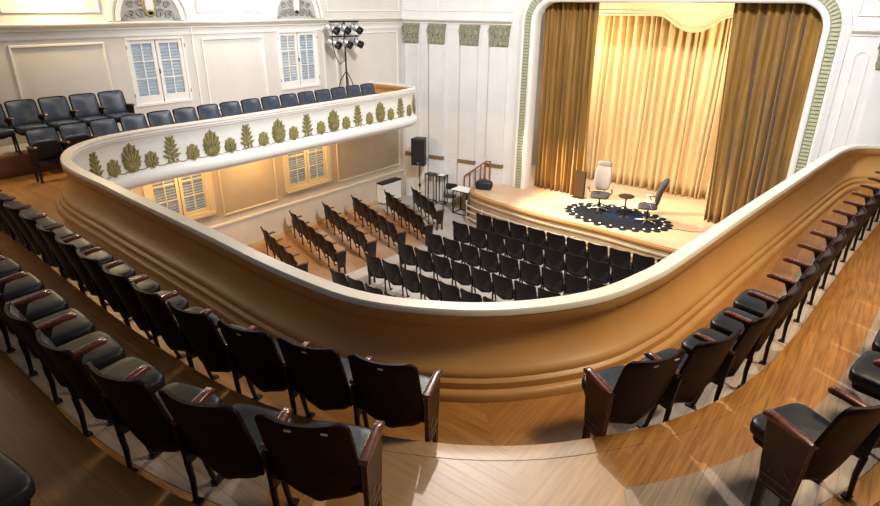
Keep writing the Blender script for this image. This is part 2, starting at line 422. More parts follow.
# worn grey strips where feet rest behind the second rows
W1 = [p for p in offset(E1P, .50) if p[0] < -2.55]; W2 = [p for p in offset(E1P, .86) if p[0] < -2.3][::-1]
o = slab('floor', W1 + W2, T1 + .0005, T1 + .003, M['worn']); o['kind'] = 'structure'; o.name = 'floor_worn_left'
W1 = [p for p in offset(E1P, .46) if p[1] > 2.75 and p[0] > -1.1]; W2 = [p for p in offset(E1P, .95) if p[1] > 2.4 and p[0] > -.9][::-1]
o = slab('floor', W1 + W2, T1 + .0005, T1 + .003, M['worn']); o['kind'] = 'structure'; o.name = 'floor_worn_right'
W1 = [p for p in offset(E1P, -.08) if p[1] > 3.5 and p[0] > -1.2]; W2 = [p for p in offset(E1P, -.44) if p[1] > 3.7 and p[0] > -1.5][::-1]
o = slab('floor', W1 + W2, .0005, .003, M['worn']); o['kind'] = 'structure'; o.name = 'floor_worn_parapet'
# side balcony step
mb = MB(); mb.bb((WX, 2.2, .001), (-12.62, 13.8, TL)); struct('floor_side_step', mb, M['tier'])
mb = MB(); mb.bb((-12.62, 2.2, .001), (-12.605, 13.8, TL - .03)); struct('trim_4', mb, M['riser'])
mb = MB(); mb.bb((-13.5, 2.5, TL), (-12.75, 6.2, TL + .003)); struct('floor_worn_side', mb, M['aisle'])
# balcony soffit
mb = MB(); mb.bb((WX, 2.5, -.33), (-11.62, 13.6, -.125)); struct('ceiling_under_balcony', mb, M['cream'])

# ------------------------------------------------------------------ theatre chairs
PW = .53
def chair_meshes(style):
    """style: (shell material, pad material, seat material)"""
    shell, pad, seat = style
    Ms = {}
    H0, H1 = .27, .90
    def BY(v): return .06 - .145 * v - .025 * v * v
    def outline(v):       # half width of the back at height fraction v
        hw = .243 - .010 * v
        z = v * (H1 - H0); rt_ = .05; rb = .17
        if z > (H1 - H0) - rt_:
            d = z - ((H1 - H0) - rt_); return hw - rt_ + math.sqrt(max(rt_ ** 2 - d ** 2, 0))
        if z < rb:
            d = rb - z; return hw - rb + math.sqrt(max(rb ** 2 - d ** 2, 0))
        return hw
    vs_ = [0, .04, .1, .18, .28, .45, .65, .84, .90, .95, .98, 1.0]
    def surf(u, vv, off):
        v = vs_[vv]; x = u * outline(v); z = H0 + v * (H1 - H0)
        y = BY(v) + .05 * (u * u) + off
        return (x, y, z)
    def sheet(mb, off0, off1, sh=1.):
        nu = 12; nv = len(vs_) - 1
        fr = [[surf((-1 + 2 * i / nu) * sh, j, off1) for i in range(nu + 1)] for j in range(nv + 1)]
        bk = [[surf((-1 + 2 * i / nu) * sh, j, off0) for i in range(nu + 1)] for j in range(nv + 1)]
        vs = [p for r in fr for p in r] + [p for r in bk for p in r]; w = nu + 1; o = w * (nv + 1); fs = []
        for j in range(nv):
            for i in range(nu):
                a = j * w + i; fs += [(a, a + 1, a + w + 1, a + w), (o + a + w, o + a + w + 1, o + a + 1, o + a)]
        for j in range(nv):
            a = j * w; fs += [(a, a + w, o + a + w, o + a)]; a = j * w + nu; fs += [(a + w, a, o + a, o + a + w)]
        for i in range(nu):
            fs += [(i + 1, i, o + i, o + i + 1)]; a = nv * w + i; fs += [(a, a + 1, o + a + 1, o + a)]
        mb.add(vs, fs)
    mb = MB(); sheet(mb, -.014, .008); Ms['backrest'] = mb.mesh('backrest', shell, 50)
    mb = MB(); nu, nv = 12, 12
    def padf(i, j):
        u = -1 + 2 * i / nu; v = .28 + .69 * j / nv
        e = (1 - abs(u) ** 4) * (1 - abs(2 * j / nv - 1) ** 4)
        return (u * (outline(v) - .018), BY(v) + .05 * u * u + .009 + .034 * e ** .6, H0 + v * (H1 - H0))
    vs = [padf(i, j) for j in range(nv + 1) for i in range(nu + 1)]; w = nu + 1
    mb.add(vs, [(j * w + i, j * w + i + 1, (j + 1) * w + i + 1, (j + 1) * w + i) for j in range(nv) for i in range(nu)])
    vs2 = [(x, BY((z - H0) / (H1 - H0)) + .006 + .05 * (x / .24) ** 2, z) for x, y, z in vs]
    mb.add(vs2, [(j * w + i, (j + 1) * w + i, (j + 1) * w + i + 1, j * w + i + 1) for j in range(nv) for i in range(nu)])
    Ms['back_pad'] = mb.mesh('back_pad', pad, 60)
    def warp(p):
        x, y, z = p; t = (y + .2) / .4
        return [x * (1 - .06 * (1 - t)), y, z * (1 + .10 * math.cos(x / .24 * 1.4)) + .022 * t]
    mb = MB(); mb.superbox((0, .245, .415), (.465, .40, .10), .38, 12, warp); Ms['seat'] = mb.mesh('seat', seat, 60)
    mb = MB(); mb.superbox((0, .235, .368), (.43, .35, .05), .3, 8); mb.tube([(-.24, .06, .385), (.24, .06, .385)], .016, 8)
    Ms['seat_pan'] = mb.mesh('seat_pan', shell, 50)
    # armrest with a rounded, slightly dropped nose
    mb = MB(); prof = [(.0, .606), (.012, .628), (.06, .634), (.15, .640), (.25, .652), (.295, .652), (.315, .636), (.308, .618), (.28, .612), (.20, .610), (.08, .602), (.01, .598)]
    for (x0, x1, k) in ((-.026, .026, 1),):
        n = len(prof); cy = sum(p[0] for p in prof) / n; cz = sum(p[1] for p in prof) / n
        def ring(x, sh): return [(x, cy + (p[0] - cy) * (1 - sh * .03), cz + (p[1] - cz) * (1 - sh * .3)) for p in prof]
        rs = [ring(x0, 1), ring(x0 + .007, 0), ring(x1 - .007, 0), ring(x1, 1)]
        vs = [q for r in rs for q in r]; fs = [tuple(range(n)), tuple(3 * n + i for i in range(n))[::-1]]
        for j in range(3):
            for i in range(n): fs.append((j * n + i, j * n + (i + 1) % n, (j + 1) * n + (i + 1) % n, (j + 1) * n + i))
        mb.add(vs, fs)
    Ms['armrest'] = mb.mesh('armrest', M['arm'], 45)
    # iron standard: bracket under the arm and two legs
    mb = MB(); mb.extr([(.02, .40), (.03, .30), (.16, .30), (.20, .36), (.13, .42), (.11, .50), (.15, .595), (.24, .612), (.01, .602), (.05, .52)], .026, lambda u, v, w: (w - .013, u, v))
    mb.box((0, .02, .50), (.024, .03, .20), Matrix.Rotation(R(8), 4, 'X'))
    Ms['side_frame'] = mb.mesh('side_frame', M['iron'])
    mb = MB(); mb.tube([(0, .15, .32), (0, .175, .18), (0, .205, .05), (0, .225, .012)], [.020, .018, .016, .018], 8); mb.box((0, .235, .008), (.05, .07, .016)); Ms['front_leg'] = mb.mesh('leg', M['iron'], 50)
    mb = MB(); mb.tube([(0, .04, .32), (0, .052, .18), (0, .048, .05), (0, .05, .012)], [.020, .018, .016, .018], 8); mb.box((0, .056, .008), (.05, .05, .016)); Ms['rear_leg'] = mb.mesh('leg', M['iron'], 50)
    # aisle end: framed wooden panel
    mb = MB(); mb.extr([(.045, .0), (.085, .0), (.092, .19), (.195, .19), (.205, .0), (.245, .0), (.245, .22), (.265, .42), (.285, .612), (.015, .604), (.025, .42), (.04, .22)], .028, lambda u, v, w: (w - .014, u, v))
    Ms['end_panel'] = mb.mesh('end_panel', M['panel'])
    mb = MB()
    for sx in (-.014, .014):
        for a, b in (((.05, .27), (.24, .27)), ((.05, .215), (.235, .215)), ((.07, .33), (.13, .38)), ((.16, .30), (.20, .31))):
            mb.tube([(sx, a[0], a[1]), (sx, b[0], b[1])], .006, 6)
        mb.tube([(sx * .8, .045, .22), (sx * .8, .03, .42), (sx * .8, .022, .58)], .006, 6)
        mb.tube([(sx * .8, .240, .22), (sx * .8, .260, .42), (sx * .8, .278, .58)], .006, 6)
    Ms['panel_trim'] = mb.mesh('panel_trim', M['wornedge'], 50)
    mb = MB(); mb.box((0, 0, 0), (.034, .004, .014)); Ms['number_plate'] = mb.mesh('number_plate', M['plate'])
    return Ms
CH = chair_meshes((M['shell'], M['leather'], M['leather']))
M_ = M['panel'], M['wornedge'], M['arm']; M['panel'] = mat('black brown end panel', (.012, .007, .006), .5, spec=.3); M['wornedge'] = M['darktrim']; M['arm'] = mat('dull brown armrest wood', (.15, .065, .035), .4, noise=(.07, .03, .018), scale=10)
CM = chair_meshes((M['shell_maroon'], M['leather'], M['leather']))

CB2 = chair_meshes((M['shell_maroon'], M['leather_skysheen'], M['leather_skysheen'])); M['panel'], M['wornedge'], M['arm'] = M_
def chair(ms, loc, rz, w, label, group, left_end=False, right_end=False, plate=False, up=False):
    t = thing('theater_chair', label, 'theater chair', loc, rz, group)
    k = w / PW
    for nm in ('seat', 'seat_pan', 'backrest', 'back_pad'):
        o = put(nm, ms[nm], t); o.scale = (k * (1.04 if nm[0] == 'b' else 1), 1, 1)
        if nm[0] == 'b': o.location.x = -.012
        if up and nm in ('seat', 'seat_pan'):
            q = R(97); o.scale = (k, .84, .62); o.rotation_euler = (q, 0, 0); ly, lz = .05 * .84, .40 * .62; o.location = (0, .062 - ly * math.cos(q) + lz * math.sin(q), .37 - ly * math.sin(q) - lz * math.cos(q))
    sides = [-1] + ([1] if right_end else [])
    for sd in sides:
        x = sd * w / 2
        end = (sd < 0 and left_end) or (sd > 0 and right_end)
        o = put('armrest', ms['armrest'], t); o.location.x = x
        if end:
            o = put('end_panel', ms['end_panel'], t); o.location.x = x
            o2 = put('panel_trim', ms['panel_trim'], o)
        else:
            o = put('side_frame', ms['side_frame'], t); o.location.x = x
            for q in ('front_leg', 'rear_leg'):
                o = put('leg', ms[q], t); o.location.x = x
    if plate:
        for x in ((-.06, .12) if plate == 2 else (.0,)):
            o = put('number_plate', ms['number_plate'], t); v = .93
            u = x / .225
            o.location = (x, .06 - .145 * v - .025 * v * v + .05 * u * u - .018, .27 + v * .63); o.rotation_euler = (R(16), 0, 0)
    return t

def chair_row(ms, tips, z, labeler, group, ends=(False, False), plates=(), up=()):
    n = len(tips) - 1
    for i in range(n):
        a, b = tips[i], tips[i + 1]; w = math.dist(a, b)
        ex, ey = (b[0] - a[0]) / w, (b[1] - a[1]) / w; fx, fy = -ey, ex
        c = ((a[0] + b[0]) / 2 - fx * .305, (a[1] + b[1]) / 2 - fy * .305, z)
        chair(ms, c, math.atan2(ey, ex), w, labeler(i, n), group, i == 0 and ends[0], i == n - 1 and ends[1], plates[i] if i < len(plates) else False, i in up)

# rear balcony, front row (tips run from the far left to the aisle)
tips = catmull([(-10.6, 2.45), (-9.4, 2.42), (-8.2, 2.40), (-7.19, 2.36), (-6.21, 2.31), (-5.14, 2.26), (-4.64, 2.255), (-4.11, 2.25), (-3.66, 2.30), (-3.14, 2.41), (-2.59, 2.56), (-2.1, 2.74)], .05)
tr = resample(tips, .522, 15, reverse=True)
chair_row(CH, tr, 0, lambda i, n: f'dark theater chair in the rear row behind the parapet, {ordinal(n - i)} from the aisle' if i < n - 1 else 'dark theater chair closing the rear parapet row at the aisle, worn panel',
          'rear row behind the parapet', (False, True), [False] * 12 + [1, 1, 1])
# rear balcony, second row on the first step
tips = catmull([(-9.2, 1.46), (-7.5, 1.45), (-6.3, 1.43), (-5.45, 1.41), (-4.95, 1.39), (-4.4, 1.36), (-3.86, 1.33), (-3.32, 1.34), (-2.81, 1.45), (-2.28, 1.62), (-1.82, 1.85)], .05)
tr = resample(tips, .53, 12, reverse=True)
chair_row(CH, tr, T1 + .01, lambda i, n: f'dark theater chair in the row on the rear step, {ordinal(n - i)} from the aisle' if i < n - 1 else 'foreground dark theater chair with red armrest and two white plates at the aisle',
          'row on the rear step', (False, True), [False] * 11 + [2])
# third row, bottom left corner
tips = catmull([(-5.8, .40), (-4.6, .36), (-3.6, .33), (-3.1, .34), (-2.62, .39)], .05)
tr = resample(tips, .53, 5, reverse=True)
chair_row(CH, tr, T2 + .01, lambda i, n: f'dark theater chair at the lower left corner, {ordinal(n - i)} from its row end', 'row at the lower left corner')
# right bank, row behind the right parapet
tips = catmull([(-1.30, 3.40), (-1.03, 3.88), (-.84, 4.34), (-.75, 4.82), (-.68, 5.36), (-.62, 5.87), (-.57, 6.40), (-.52, 6.94), (-.47, 7.48), (-.42, 8.03), (-.36, 8.57), (-.30, 9.11), (-.25, 9.64), (-.19, 10.17), (-.13, 10.72), (-.07, 11.25), (0, 11.8), (.07, 12.3)], .05)
tr = resample(tips, .535, 16)
chair_row(CH, tr, 0, lambda i, n: f'dark leather theater chair behind the right parapet, {ordinal(i + 1)} from the aisle' if i else 'dark brown theater chair starting the right parapet row beside the aisle',
          'row behind the right parapet', (True, False), [2], tuple(range(5, 16)))
tips = [(-.18, 3.26), (.08, 3.735), (.27, 4.25), (.38, 4.78), (.44, 5.31), (.48, 5.84)]
chair_row(CH, tips, T1 + .01, lambda i, n: f'dark leather theater chair on the right step, {ordinal(i + 1)} from the aisle' if i else 'foreground dark theater chair with wooden side panel at the lower right',
          'row on the right step', (True, False), (), (1,))
# left side balcony: front row and back row, facing +x
tips = [(-11.84 + .05 * max(0, k - 13), 12.66 - .56 * k) for k in range(17)]
chair_row(CB2, tips, 0, lambda i, n: f'theater chair with painted sky sheen behind the gilt side parapet, {ordinal(n - i)} from the corner', 'front row of the side balcony', (False, True), (), (14, 15))
tips = [(-12.56, 5.92 - .545 * k) for k in range(6)]
chair_row(CB2, tips, TL, lambda i, n: f'theater chair with painted sky sheen against the side wall, {ordinal(i + 1)} from the upper window', 'back row of the side balcony', (True, False))
# main floor, left bank (wall end -> aisle end), back tops at z about -2.5
rows = [((-12.64, 8.67), (-10.38, 7.9), 4), ((-13.1, 9.98), (-10.22, 9.0), 5), ((-13.0, 11.13), (-10.1, 9.97), 5), ((-12.83, 12.16), (-9.95, 10.97), 5), ((-12.55, 13.40), (-9.9, 12.1), 5), ((-12.1, 14.2), (-10.45, 13.3), 3)]
for ri, (a, b, n) in enumerate(rows):
    sx, sy = (-.06, -.06) if ri < 4 else (.09, -.26)
    a, b = (a[0] + sx, a[1] + sy), (b[0] + sx, b[1] + sy)
    d = math.dist(a, b); ex, ey = (b[0] - a[0]) / d, (b[1] - a[1]) / d; fx, fy = -ey, ex
    # the picked points are back tops; tips lie .45 m further forward
    tp = [(a[0] + (b[0] - a[0]) * k / n + fx * .445, a[1] + (b[1] - a[1]) * k / n + fy * .445) for k in range(n + 1)]
    rn = ordinal(6 - ri)
    chair_row(CM, tp, F + .012, lambda i, n, rn=rn: f'dark chair in the {rn} wall row back from the stage, {ordinal(i + 1)} from the wall', 'main floor rows by the wall', (False, True), (), range(9))
# main floor, centre bank
ys = [(13.08, 0), (12.12, -.13), (11.03, -.18), (10.03, -.30), (8.98, -.40), (7.86, -.40)]
for ri, (y0, dx) in enumerate(ys):
    P = []
    for k in range(200):
        x = -8.83 + dx + k * .035; u = (x + 6.0) / 2.9
        P.append((x, y0 - .06 + .085 * u * u - .03 * (x + 8.74) / 6 + .445))
    n = 10 if ri < 4 else 9
    tp = resample(P, .572, n)
    rn = ordinal(ri + 1)
    chair_row(CM, tp, F + .002, lambda i, n, rn=rn: f'dark chair in the {rn} centre row back from the stage, {ordinal(i + 1)} from the left', 'main floor centre rows', (True, False), (), range(12))

# ------------------------------------------------------------------ main floor, stage
mb = MB(); mb.bb((WX - .1, -4, F - .1), (4.2, 16.2, F)); struct('floor_main', mb, M['aisle'])
poly = [(-13.5, 6.0), (-10.35, 6.0), (-10.15, 9.3), (-10.0, 11.2), (-9.85, 12.3), (-11.2, 13.4), (-13.5, 13.6)]
o = slab('floor', poly, F + .0005, F + .010, M['mainfloor']); o['kind'] = 'structure'; o.name = 'floor_wall_bank'

edge = catmull([(-10.35, 16.0), (-10.32, 15.4), (-10.22, 14.95), (-10.0, 14.58), (-9.6, 14.36), (-8.75, 14.16), (-7.2, 13.95), (-5.48, 13.92), (-3.9, 13.75), (-2.4, 13.78), (-1.3, 14.1), (-.7, 14.6), (-.5, 15.3), (-.48, 16.0)], .2)
poly = edge + [(-.48, 19.6), (-10.35, 19.6)]
st = thing('stage', 'wooden stage with bowed varnished front edge below the curtains', 'stage', (0, 0, 0))
slab('stage_floor', poly, S - .05, S, M['stagefloor'], st)
mb = MB(); sweep(mb, edge, [(-.03 + .0, S - .04), (-.02, S + .006), (.10, S + .006), (.10, S - .06), (.0, S - .06)])
mb2 = MB(); sweep(mb2, edge, [(.035, S - .04), (.03, S - .002), (.02, S + .004), (-.12, S + .004), (-.12, S - .06), (.03, S - .06)])
mb2.build('edge_board', M['stagedge'], st, 40)
mb = MB(); sweep(mb, edge, [(-.2, S - .05), (.0, S - .07), (.0, S - .16), (.03, S - .18), (.03, S - .22), (.0, S - .24), (.0, S - .42), (.02, S - .44), (.02, S - .48), (0, S - .5), (0, F + .12), (.03, F + .10), (.03, F + .0), (-.2, F)])
mb.build('stage_front', M['stageface'], st, 40)
# tubular guard rail in front of the stage
gr = thing('guard_rail', 'pale tubular rail following the bowed stage front', 'rail')
ge = catmull([(-10.10, 14.52), (-9.95, 14.30), (-9.6, 14.14), (-8.75, 13.95), (-7.2, 13.74), (-5.48, 13.71), (-3.9, 13.54), (-2.5, 13.54)], .15)
for z in (-2.72, -2.90, -3.1):
    mb = MB(); mb.tube([(x, y, z) for x, y in ge], .017, 8); mb.build('tube', M['tube'], gr, 60)
for p in resample(ge, 1.05):
    mb = MB(); mb.tube([(p[0], p[1], F), (p[0], p[1], -2.70)], .016, 8); mb.box((p[0], p[1], -2.70), (.05, .05, .04)); mb.build('post', M['tube'], gr)

# ------------------------------------------------------------------ proscenium wall
OX0, OX1, OZ1, OR = -8.88, -1.77, 3.08, .55
def arch(off, n=8):
    """outline of the opening grown by off, from bottom left over the top to bottom right"""
    r = OR + off; P = [(OX0 - off, S)]
    for k in range(n + 1):
        a = PI - PI / 2 * k / n; P.append((OX0 - off + r + r * math.cos(a), OZ1 + off - r + r * math.sin(a)))
    for k in range(n + 1):
        a = PI / 2 - PI / 2 * k / n; P.append((OX1 + off - r + r * math.cos(a), OZ1 + off - r + r * math.sin(a)))
    P.append((OX1 + off, S)); return P
def archsweep(mb, prof):
    """prof: (offset outward, depth towards the hall) pairs, closed"""
    rows = [arch(o) for o, d in prof]; m = len(prof); L_ = len(rows[0]); vs = []; fs = []
    for i in range(L_):
        for k, (o, d) in enumerate(prof): vs.append((rows[k][i][0], YB - d, rows[k][i][1]))
    for i in range(L_ - 1):
        for k in range(m): fs.append((i * m + k, i * m + (k + 1) % m, (i + 1) * m + (k + 1) % m, (i + 1) * m + k))
    fs += [tuple(range(m)), tuple((L_ - 1) * m + k for k in range(m))]
    mb.add(vs, fs)
# wall with the opening
LX, TOPZ = -9.5, 4.6
o_ = arch(.30); mb = MB(); poly = [(-9.6, F)] + [(-9.6, TOPZ), (4.2, TOPZ), (4.2, F), (OX1 + .30, F)] + [(x, z) for x, z in o_[::-1]] + [(OX0 - .30, F)]
mb.extr(poly, .30, lambda u, v, w: (u, YB + w, v)); struct('wall_stage', mb, M['white'])
fr = thing('proscenium_frame', 'white proscenium frame with olive ribbed band around the curtains', 'frame')
mb = MB(); archsweep(mb, [(0, -.30), (0, .02), (.02, .06), (.06, .085), (.10, .085), (.14, .06), (.15, .02), (.30, .0), (.30, -.30)]); mb.build('inner_moulding', M['plinth'], fr, 40)
mb = MB(); archsweep(mb, [(.150, -.02), (.150, .030), (.345, .030), (.345, -.02)]); mb.build('band_ground', M['band'], fr, 40)
mb = MB(); archsweep(mb, [(.345, -.02), (.345, .055), (.37, .075), (.41, .075), (.44, .05), (.50, .045), (.53, .03), (.54, -.02)]); mb.build('outer_moulding', M['plinth'], fr, 40)
mb = MB()
path = [(x, z) for x, z in arch(.2475, 10)]; rp = resample(path, .088)
for a, b in zip(rp[:-1], rp[1:]):
    c = ((a[0] + b[0]) / 2, (a[1] + b[1]) / 2); ang = math.atan2(b[1] - a[1], b[0] - a[0])
    mb.superbox((0, 0, 0), (.07, .05, .17), .5, 5) if False else None
    Mx = Matrix.Rotation(-ang, 4, 'Y')
    vs0 = len(mb.v); mb.box((c[0], YB - .035, c[1]), (.055, .04, .17), Mx)
rb = mb.build('band_ribs', M['rib'], fr)
# splayed wall piece at the left with the pilasters
SA, SB = Vector((WX, 15.45, 0)), Vector((-9.6, 16.0, 0))
SD = (SB - SA).normalized(); SN = Vector((SD.y, -SD.x, 0)); SL = (SB - SA).length
def splay(s, d, z): return SA + SD * s + SN * d + Vector((0, 0, z))
mb = MB(); mb.extr([(0, F), (SL, F), (SL, TOPZ), (0, TOPZ)], .3, lambda u, v, w: splay(u, -w, v)); struct('wall_stage_left', mb, M['white'])
# map picks on y=16 to distance along the splay
CZ0, CZ1 = 1.83, 2.43
pil = [(.12, .66), (1.06, 1.63), (2.20, 2.82), (3.20, 3.82)]
pillabels = ['pilaster with leafy grey capital in the corner beside the side wall', 'pilaster with leafy capital, second from the corner', 'pilaster with leafy capital, third from the corner', 'pilaster with leafy capital nearest the proscenium frame']
def capital(mb, x0, x1, z0, z1, f, dep):
    w = x1 - x0; cx = (x0 + x1) / 2
    mb.extr([(x0 + .03, z0), (x1 - .03, z0), (x1 - .01, z0 + (z1 - z0) * .6), (x1 + .02, z1 - .05), (x1 + .02, z1), (x0 - .02, z1), (x0 - .02, z1 - .05), (x0 + .01, z0 + (z1 - z0) * .6)], dep, lambda u, v, q: f(u, q, v))
    for row, (nn, zz, L) in enumerate(((4, z0 + .01, .26), (3, z0 + .16, .26), (4, z0 + .30, .22))):
        for k in range(nn):
            px = x0 + w * (k + .5) / nn
            mb.extr(leafpoly(L, .15, (px, zz), 0), .03 + .012 * row, lambda u, v, q: f(u, dep + q + (.05 * max(0, (v - zz - L * .6) / L)), v))
    for sgn in (-1, 1):
        pts = [f(cx + sgn * (w * .45 - .07 * math.cos(t) * (1 - t / 9)), dep + .03, z1 - .12 + .07 * math.sin(t) * (1 - t / 9)) for t in [k * .6 for k in range(10)]]
        mb.tube(pts, .016, 6)
for (a, b), lb in zip(pil, pillabels):
    t = thing('pilaster', lb, 'pilaster', tuple(splay((a + b) / 2, 0, F)), 0, 'pilasters on the left stage wall')
    inv = Matrix.Translation(-t.location)
    f = lambda u, q, v: inv @ splay(u, q, v)
    mb = MB(); mb.extr([(a + .02, -1.75), (b - .02, -1.75), (b - .02, CZ0), (a + .02, CZ0)], .095, lambda u, v, w: f(u, w, v)); mb.build('shaft', M['white'], t)
    mb = MB(); capital(mb, a, b, CZ0, CZ1, f, .10); mb.build('capital', M['capital'], t, 40)
    mb = MB(); mb.extr([(a, -1.87), (b, -1.87), (b, -1.76), (a, -1.76)], .125, lambda u, v, w: f(u, w, v)); mb.build('base_moulding', M['gilt_brown'], t)
    mb = MB(); mb.extr([(a + .01, F), (b - .01, F), (b - .01, -1.87), (a + .01, -1.87)], .105, lambda u, v, w: f(u, w, v)); mb.build('pedestal', M['white'], t)
# recessed panels between them: raised outlines
def outline_panel(mb, rect, f, r=.018, notch=0., bar=None):
    x0, x1, z0, z1 = rect
    if notch:
        P = [(x0, z0 + notch), (x0 + notch, z0), (x1 - notch, z0), (x1, z0 + notch), (x1, z1 - notch), (x1 - notch, z1), (x0 + notch, z1), (x0, z1 - notch)]
    else: P = [(x0, z0), (x1, z0), (x1, z1), (x0, z1)]
    n = len(P); D = []
    for k in range(n):
        a, b, c = P[k - 1], P[k], P[(k + 1) % n]
        d1 = Vector((b[0] - a[0], b[1] - a[1])).normalized(); d2 = Vector((c[0] - b[0], c[1] - b[1])).normalized()
        n1 = Vector((-d1.y, d1.x)); n2 = Vector((-d2.y, d2.x)); m = (n1 + n2).normalized(); D.append(m * (r / max(.3, m.dot(n1))))
    for q0, q1 in ((1, 0),):
        vs = []
        for p, d in zip(P, D):
            vs += [f(p[0] + d.x, 0, p[1] + d.y), f(p[0] + d.x * .6, r * 1.3, p[1] + d.y * .6), f(p[0] - d.x * .6, r * 1.3, p[1] - d.y * .6), f(p[0] - d.x, 0, p[1] - d.y)]
        fs = []
        for k in range(n):
            a, b = k * 4, ((k + 1) % n) * 4
            for e in range(3): fs.append((a + e, a + e + 1, b + e + 1, b + e))
        mb.add(vs, fs)
mb = MB()
for x0, x1 in ((.74, 1.0), (1.72, 2.12), (2.9, 3.14)):
    outline_panel(mb, (x0, x1, -1.6, 2.3), splay, .012, .10); outline_panel(mb, (x0, x1, F + .35, -1.85), splay, .012, .10)
outline_panel(mb, (.1, 1.3, 2.82, 4.2), splay, .018); outline_panel(mb, (1.5, 2.95, 2.82, 4.2), splay, .018); outline_panel(mb, (3.05, 3.85, 2.82, 4.2), splay, .018)
struct('trim_5', mb, M['plinth'])
mb = MB()
YF = lambda u, w, v: Vector((u, YB - w, v))
outline_panel(mb, (-1.05, -.80, -2.0, 2.12), YF, .014, .08); outline_panel(mb, (-1.18, .6, 2.85, 4.2), YF, .02)
outline_panel(mb, (.0, .5, -2.0, 2.12), YF, .014, .08)
struct('trim_6', mb, M['plinth'])
# right pilaster
t = thing('pilaster', 'pilaster with leafy capital at the right edge beyond the proscenium', 'pilaster', (-.35, YB, F))
inv = Matrix.Translation(-t.location); f = lambda u, q, v: inv @ YF(u, q, v)
mb = MB(); mb.extr([(-.62, -1.75), (-.04, -1.75), (-.04, 1.8), (-.62, 1.8)], .06, lambda u, v, w: f(u, w, v)); mb.build('shaft', M['white'], t)
mb = MB(); capital(mb, -.66, 0, 1.78, 2.34, f, .07); mb.build('capital', M['capital'], t, 40)
mb = MB(); mb.extr([(-.64, F), (-.02, F), (-.02, -1.75), (-.64, -1.75)], .08, lambda u, v, w: f(u, w, v)); mb.build('pedestal', M['white'], t)
# cornices
CP = [(0, 2.44), (.03, 2.45), (.03, 2.485), (.05, 2.49), (.075, 2.52), (.11, 2.545), (.115, 2.575), (.09, 2.585), (.0, 2.60)]
def cornice(name, f, s0, s1, m, prof=CP):
    mb = MB(); n = len(prof); vs = [f(s, d, z) for s in (s0, s1) for d, z in prof]
    mb.add(vs, [tuple(range(n)), tuple(n + k for k in range(n))[::-1]] + [(k, (k + 1) % n, n + (k + 1) % n, n + k) for k in range(n)]); return struct(name, mb, m, None, 40)
WF = lambda u, w, v: Vector((WX + w, u, v))
cornice('trim_7', splay, -.02, SL - .05, M['plinth']); cornice('trim_8', YF, -1.22, 4.2, M['plinth']); cornice('trim_9', WF, -4, 15.5, M['ochre'] if False else M['plinth'])

mb = MB(); mb.bb((WX, -4, 2.55), (WX + .125, 15.45, 2.578)); struct('trim_15', mb, mat('dull ochre bead paint', (.42, .38, .25), .5))
# ------------------------------------------------------------------ left side wall
mb = MB(); mb.bb((WX - .3, -4, F), (WX - .12, 15.6, TOPZ)); struct('wall_left_core', mb, M['cream'])
# wall face with window holes
def wallface(name, y0, y1, z0, z1, holes, m):
    mb = MB(); ys = sorted({y0, y1, *[h[0] for h in holes], *[h[1] for h in holes]}); zs = sorted({z0, z1, *[h[2] for h in holes], *[h[3] for h in holes]})
    for a, b in zip(ys[:-1], ys[1:]):
        for c, d in zip(zs[:-1], zs[1:]):
            if any(h[0] <= a and b <= h[1] and h[2] <= c and d <= h[3] for h in holes): continue
            mb.bb((WX - .12, a, c), (WX, b, d))
    return struct(name, mb, m)
UPW = [(2.42, 3.78, .82, 2.28), (6.42, 7.78, .82, 2.28), (10.42, 11.80, .80, 2.32)]
LOW = [(2.3, 3.85, -2.02, -.55), (6.32, 7.86, -2.02, -.55), (10.32, 11.90, -2.04, -.55)]
wallface('wall_left', -4, 15.5, -.35, TOPZ, UPW, M['cream'])
wallface('wall_left_lower', -4, 15.5, F, -.35, LOW, M['beige'])
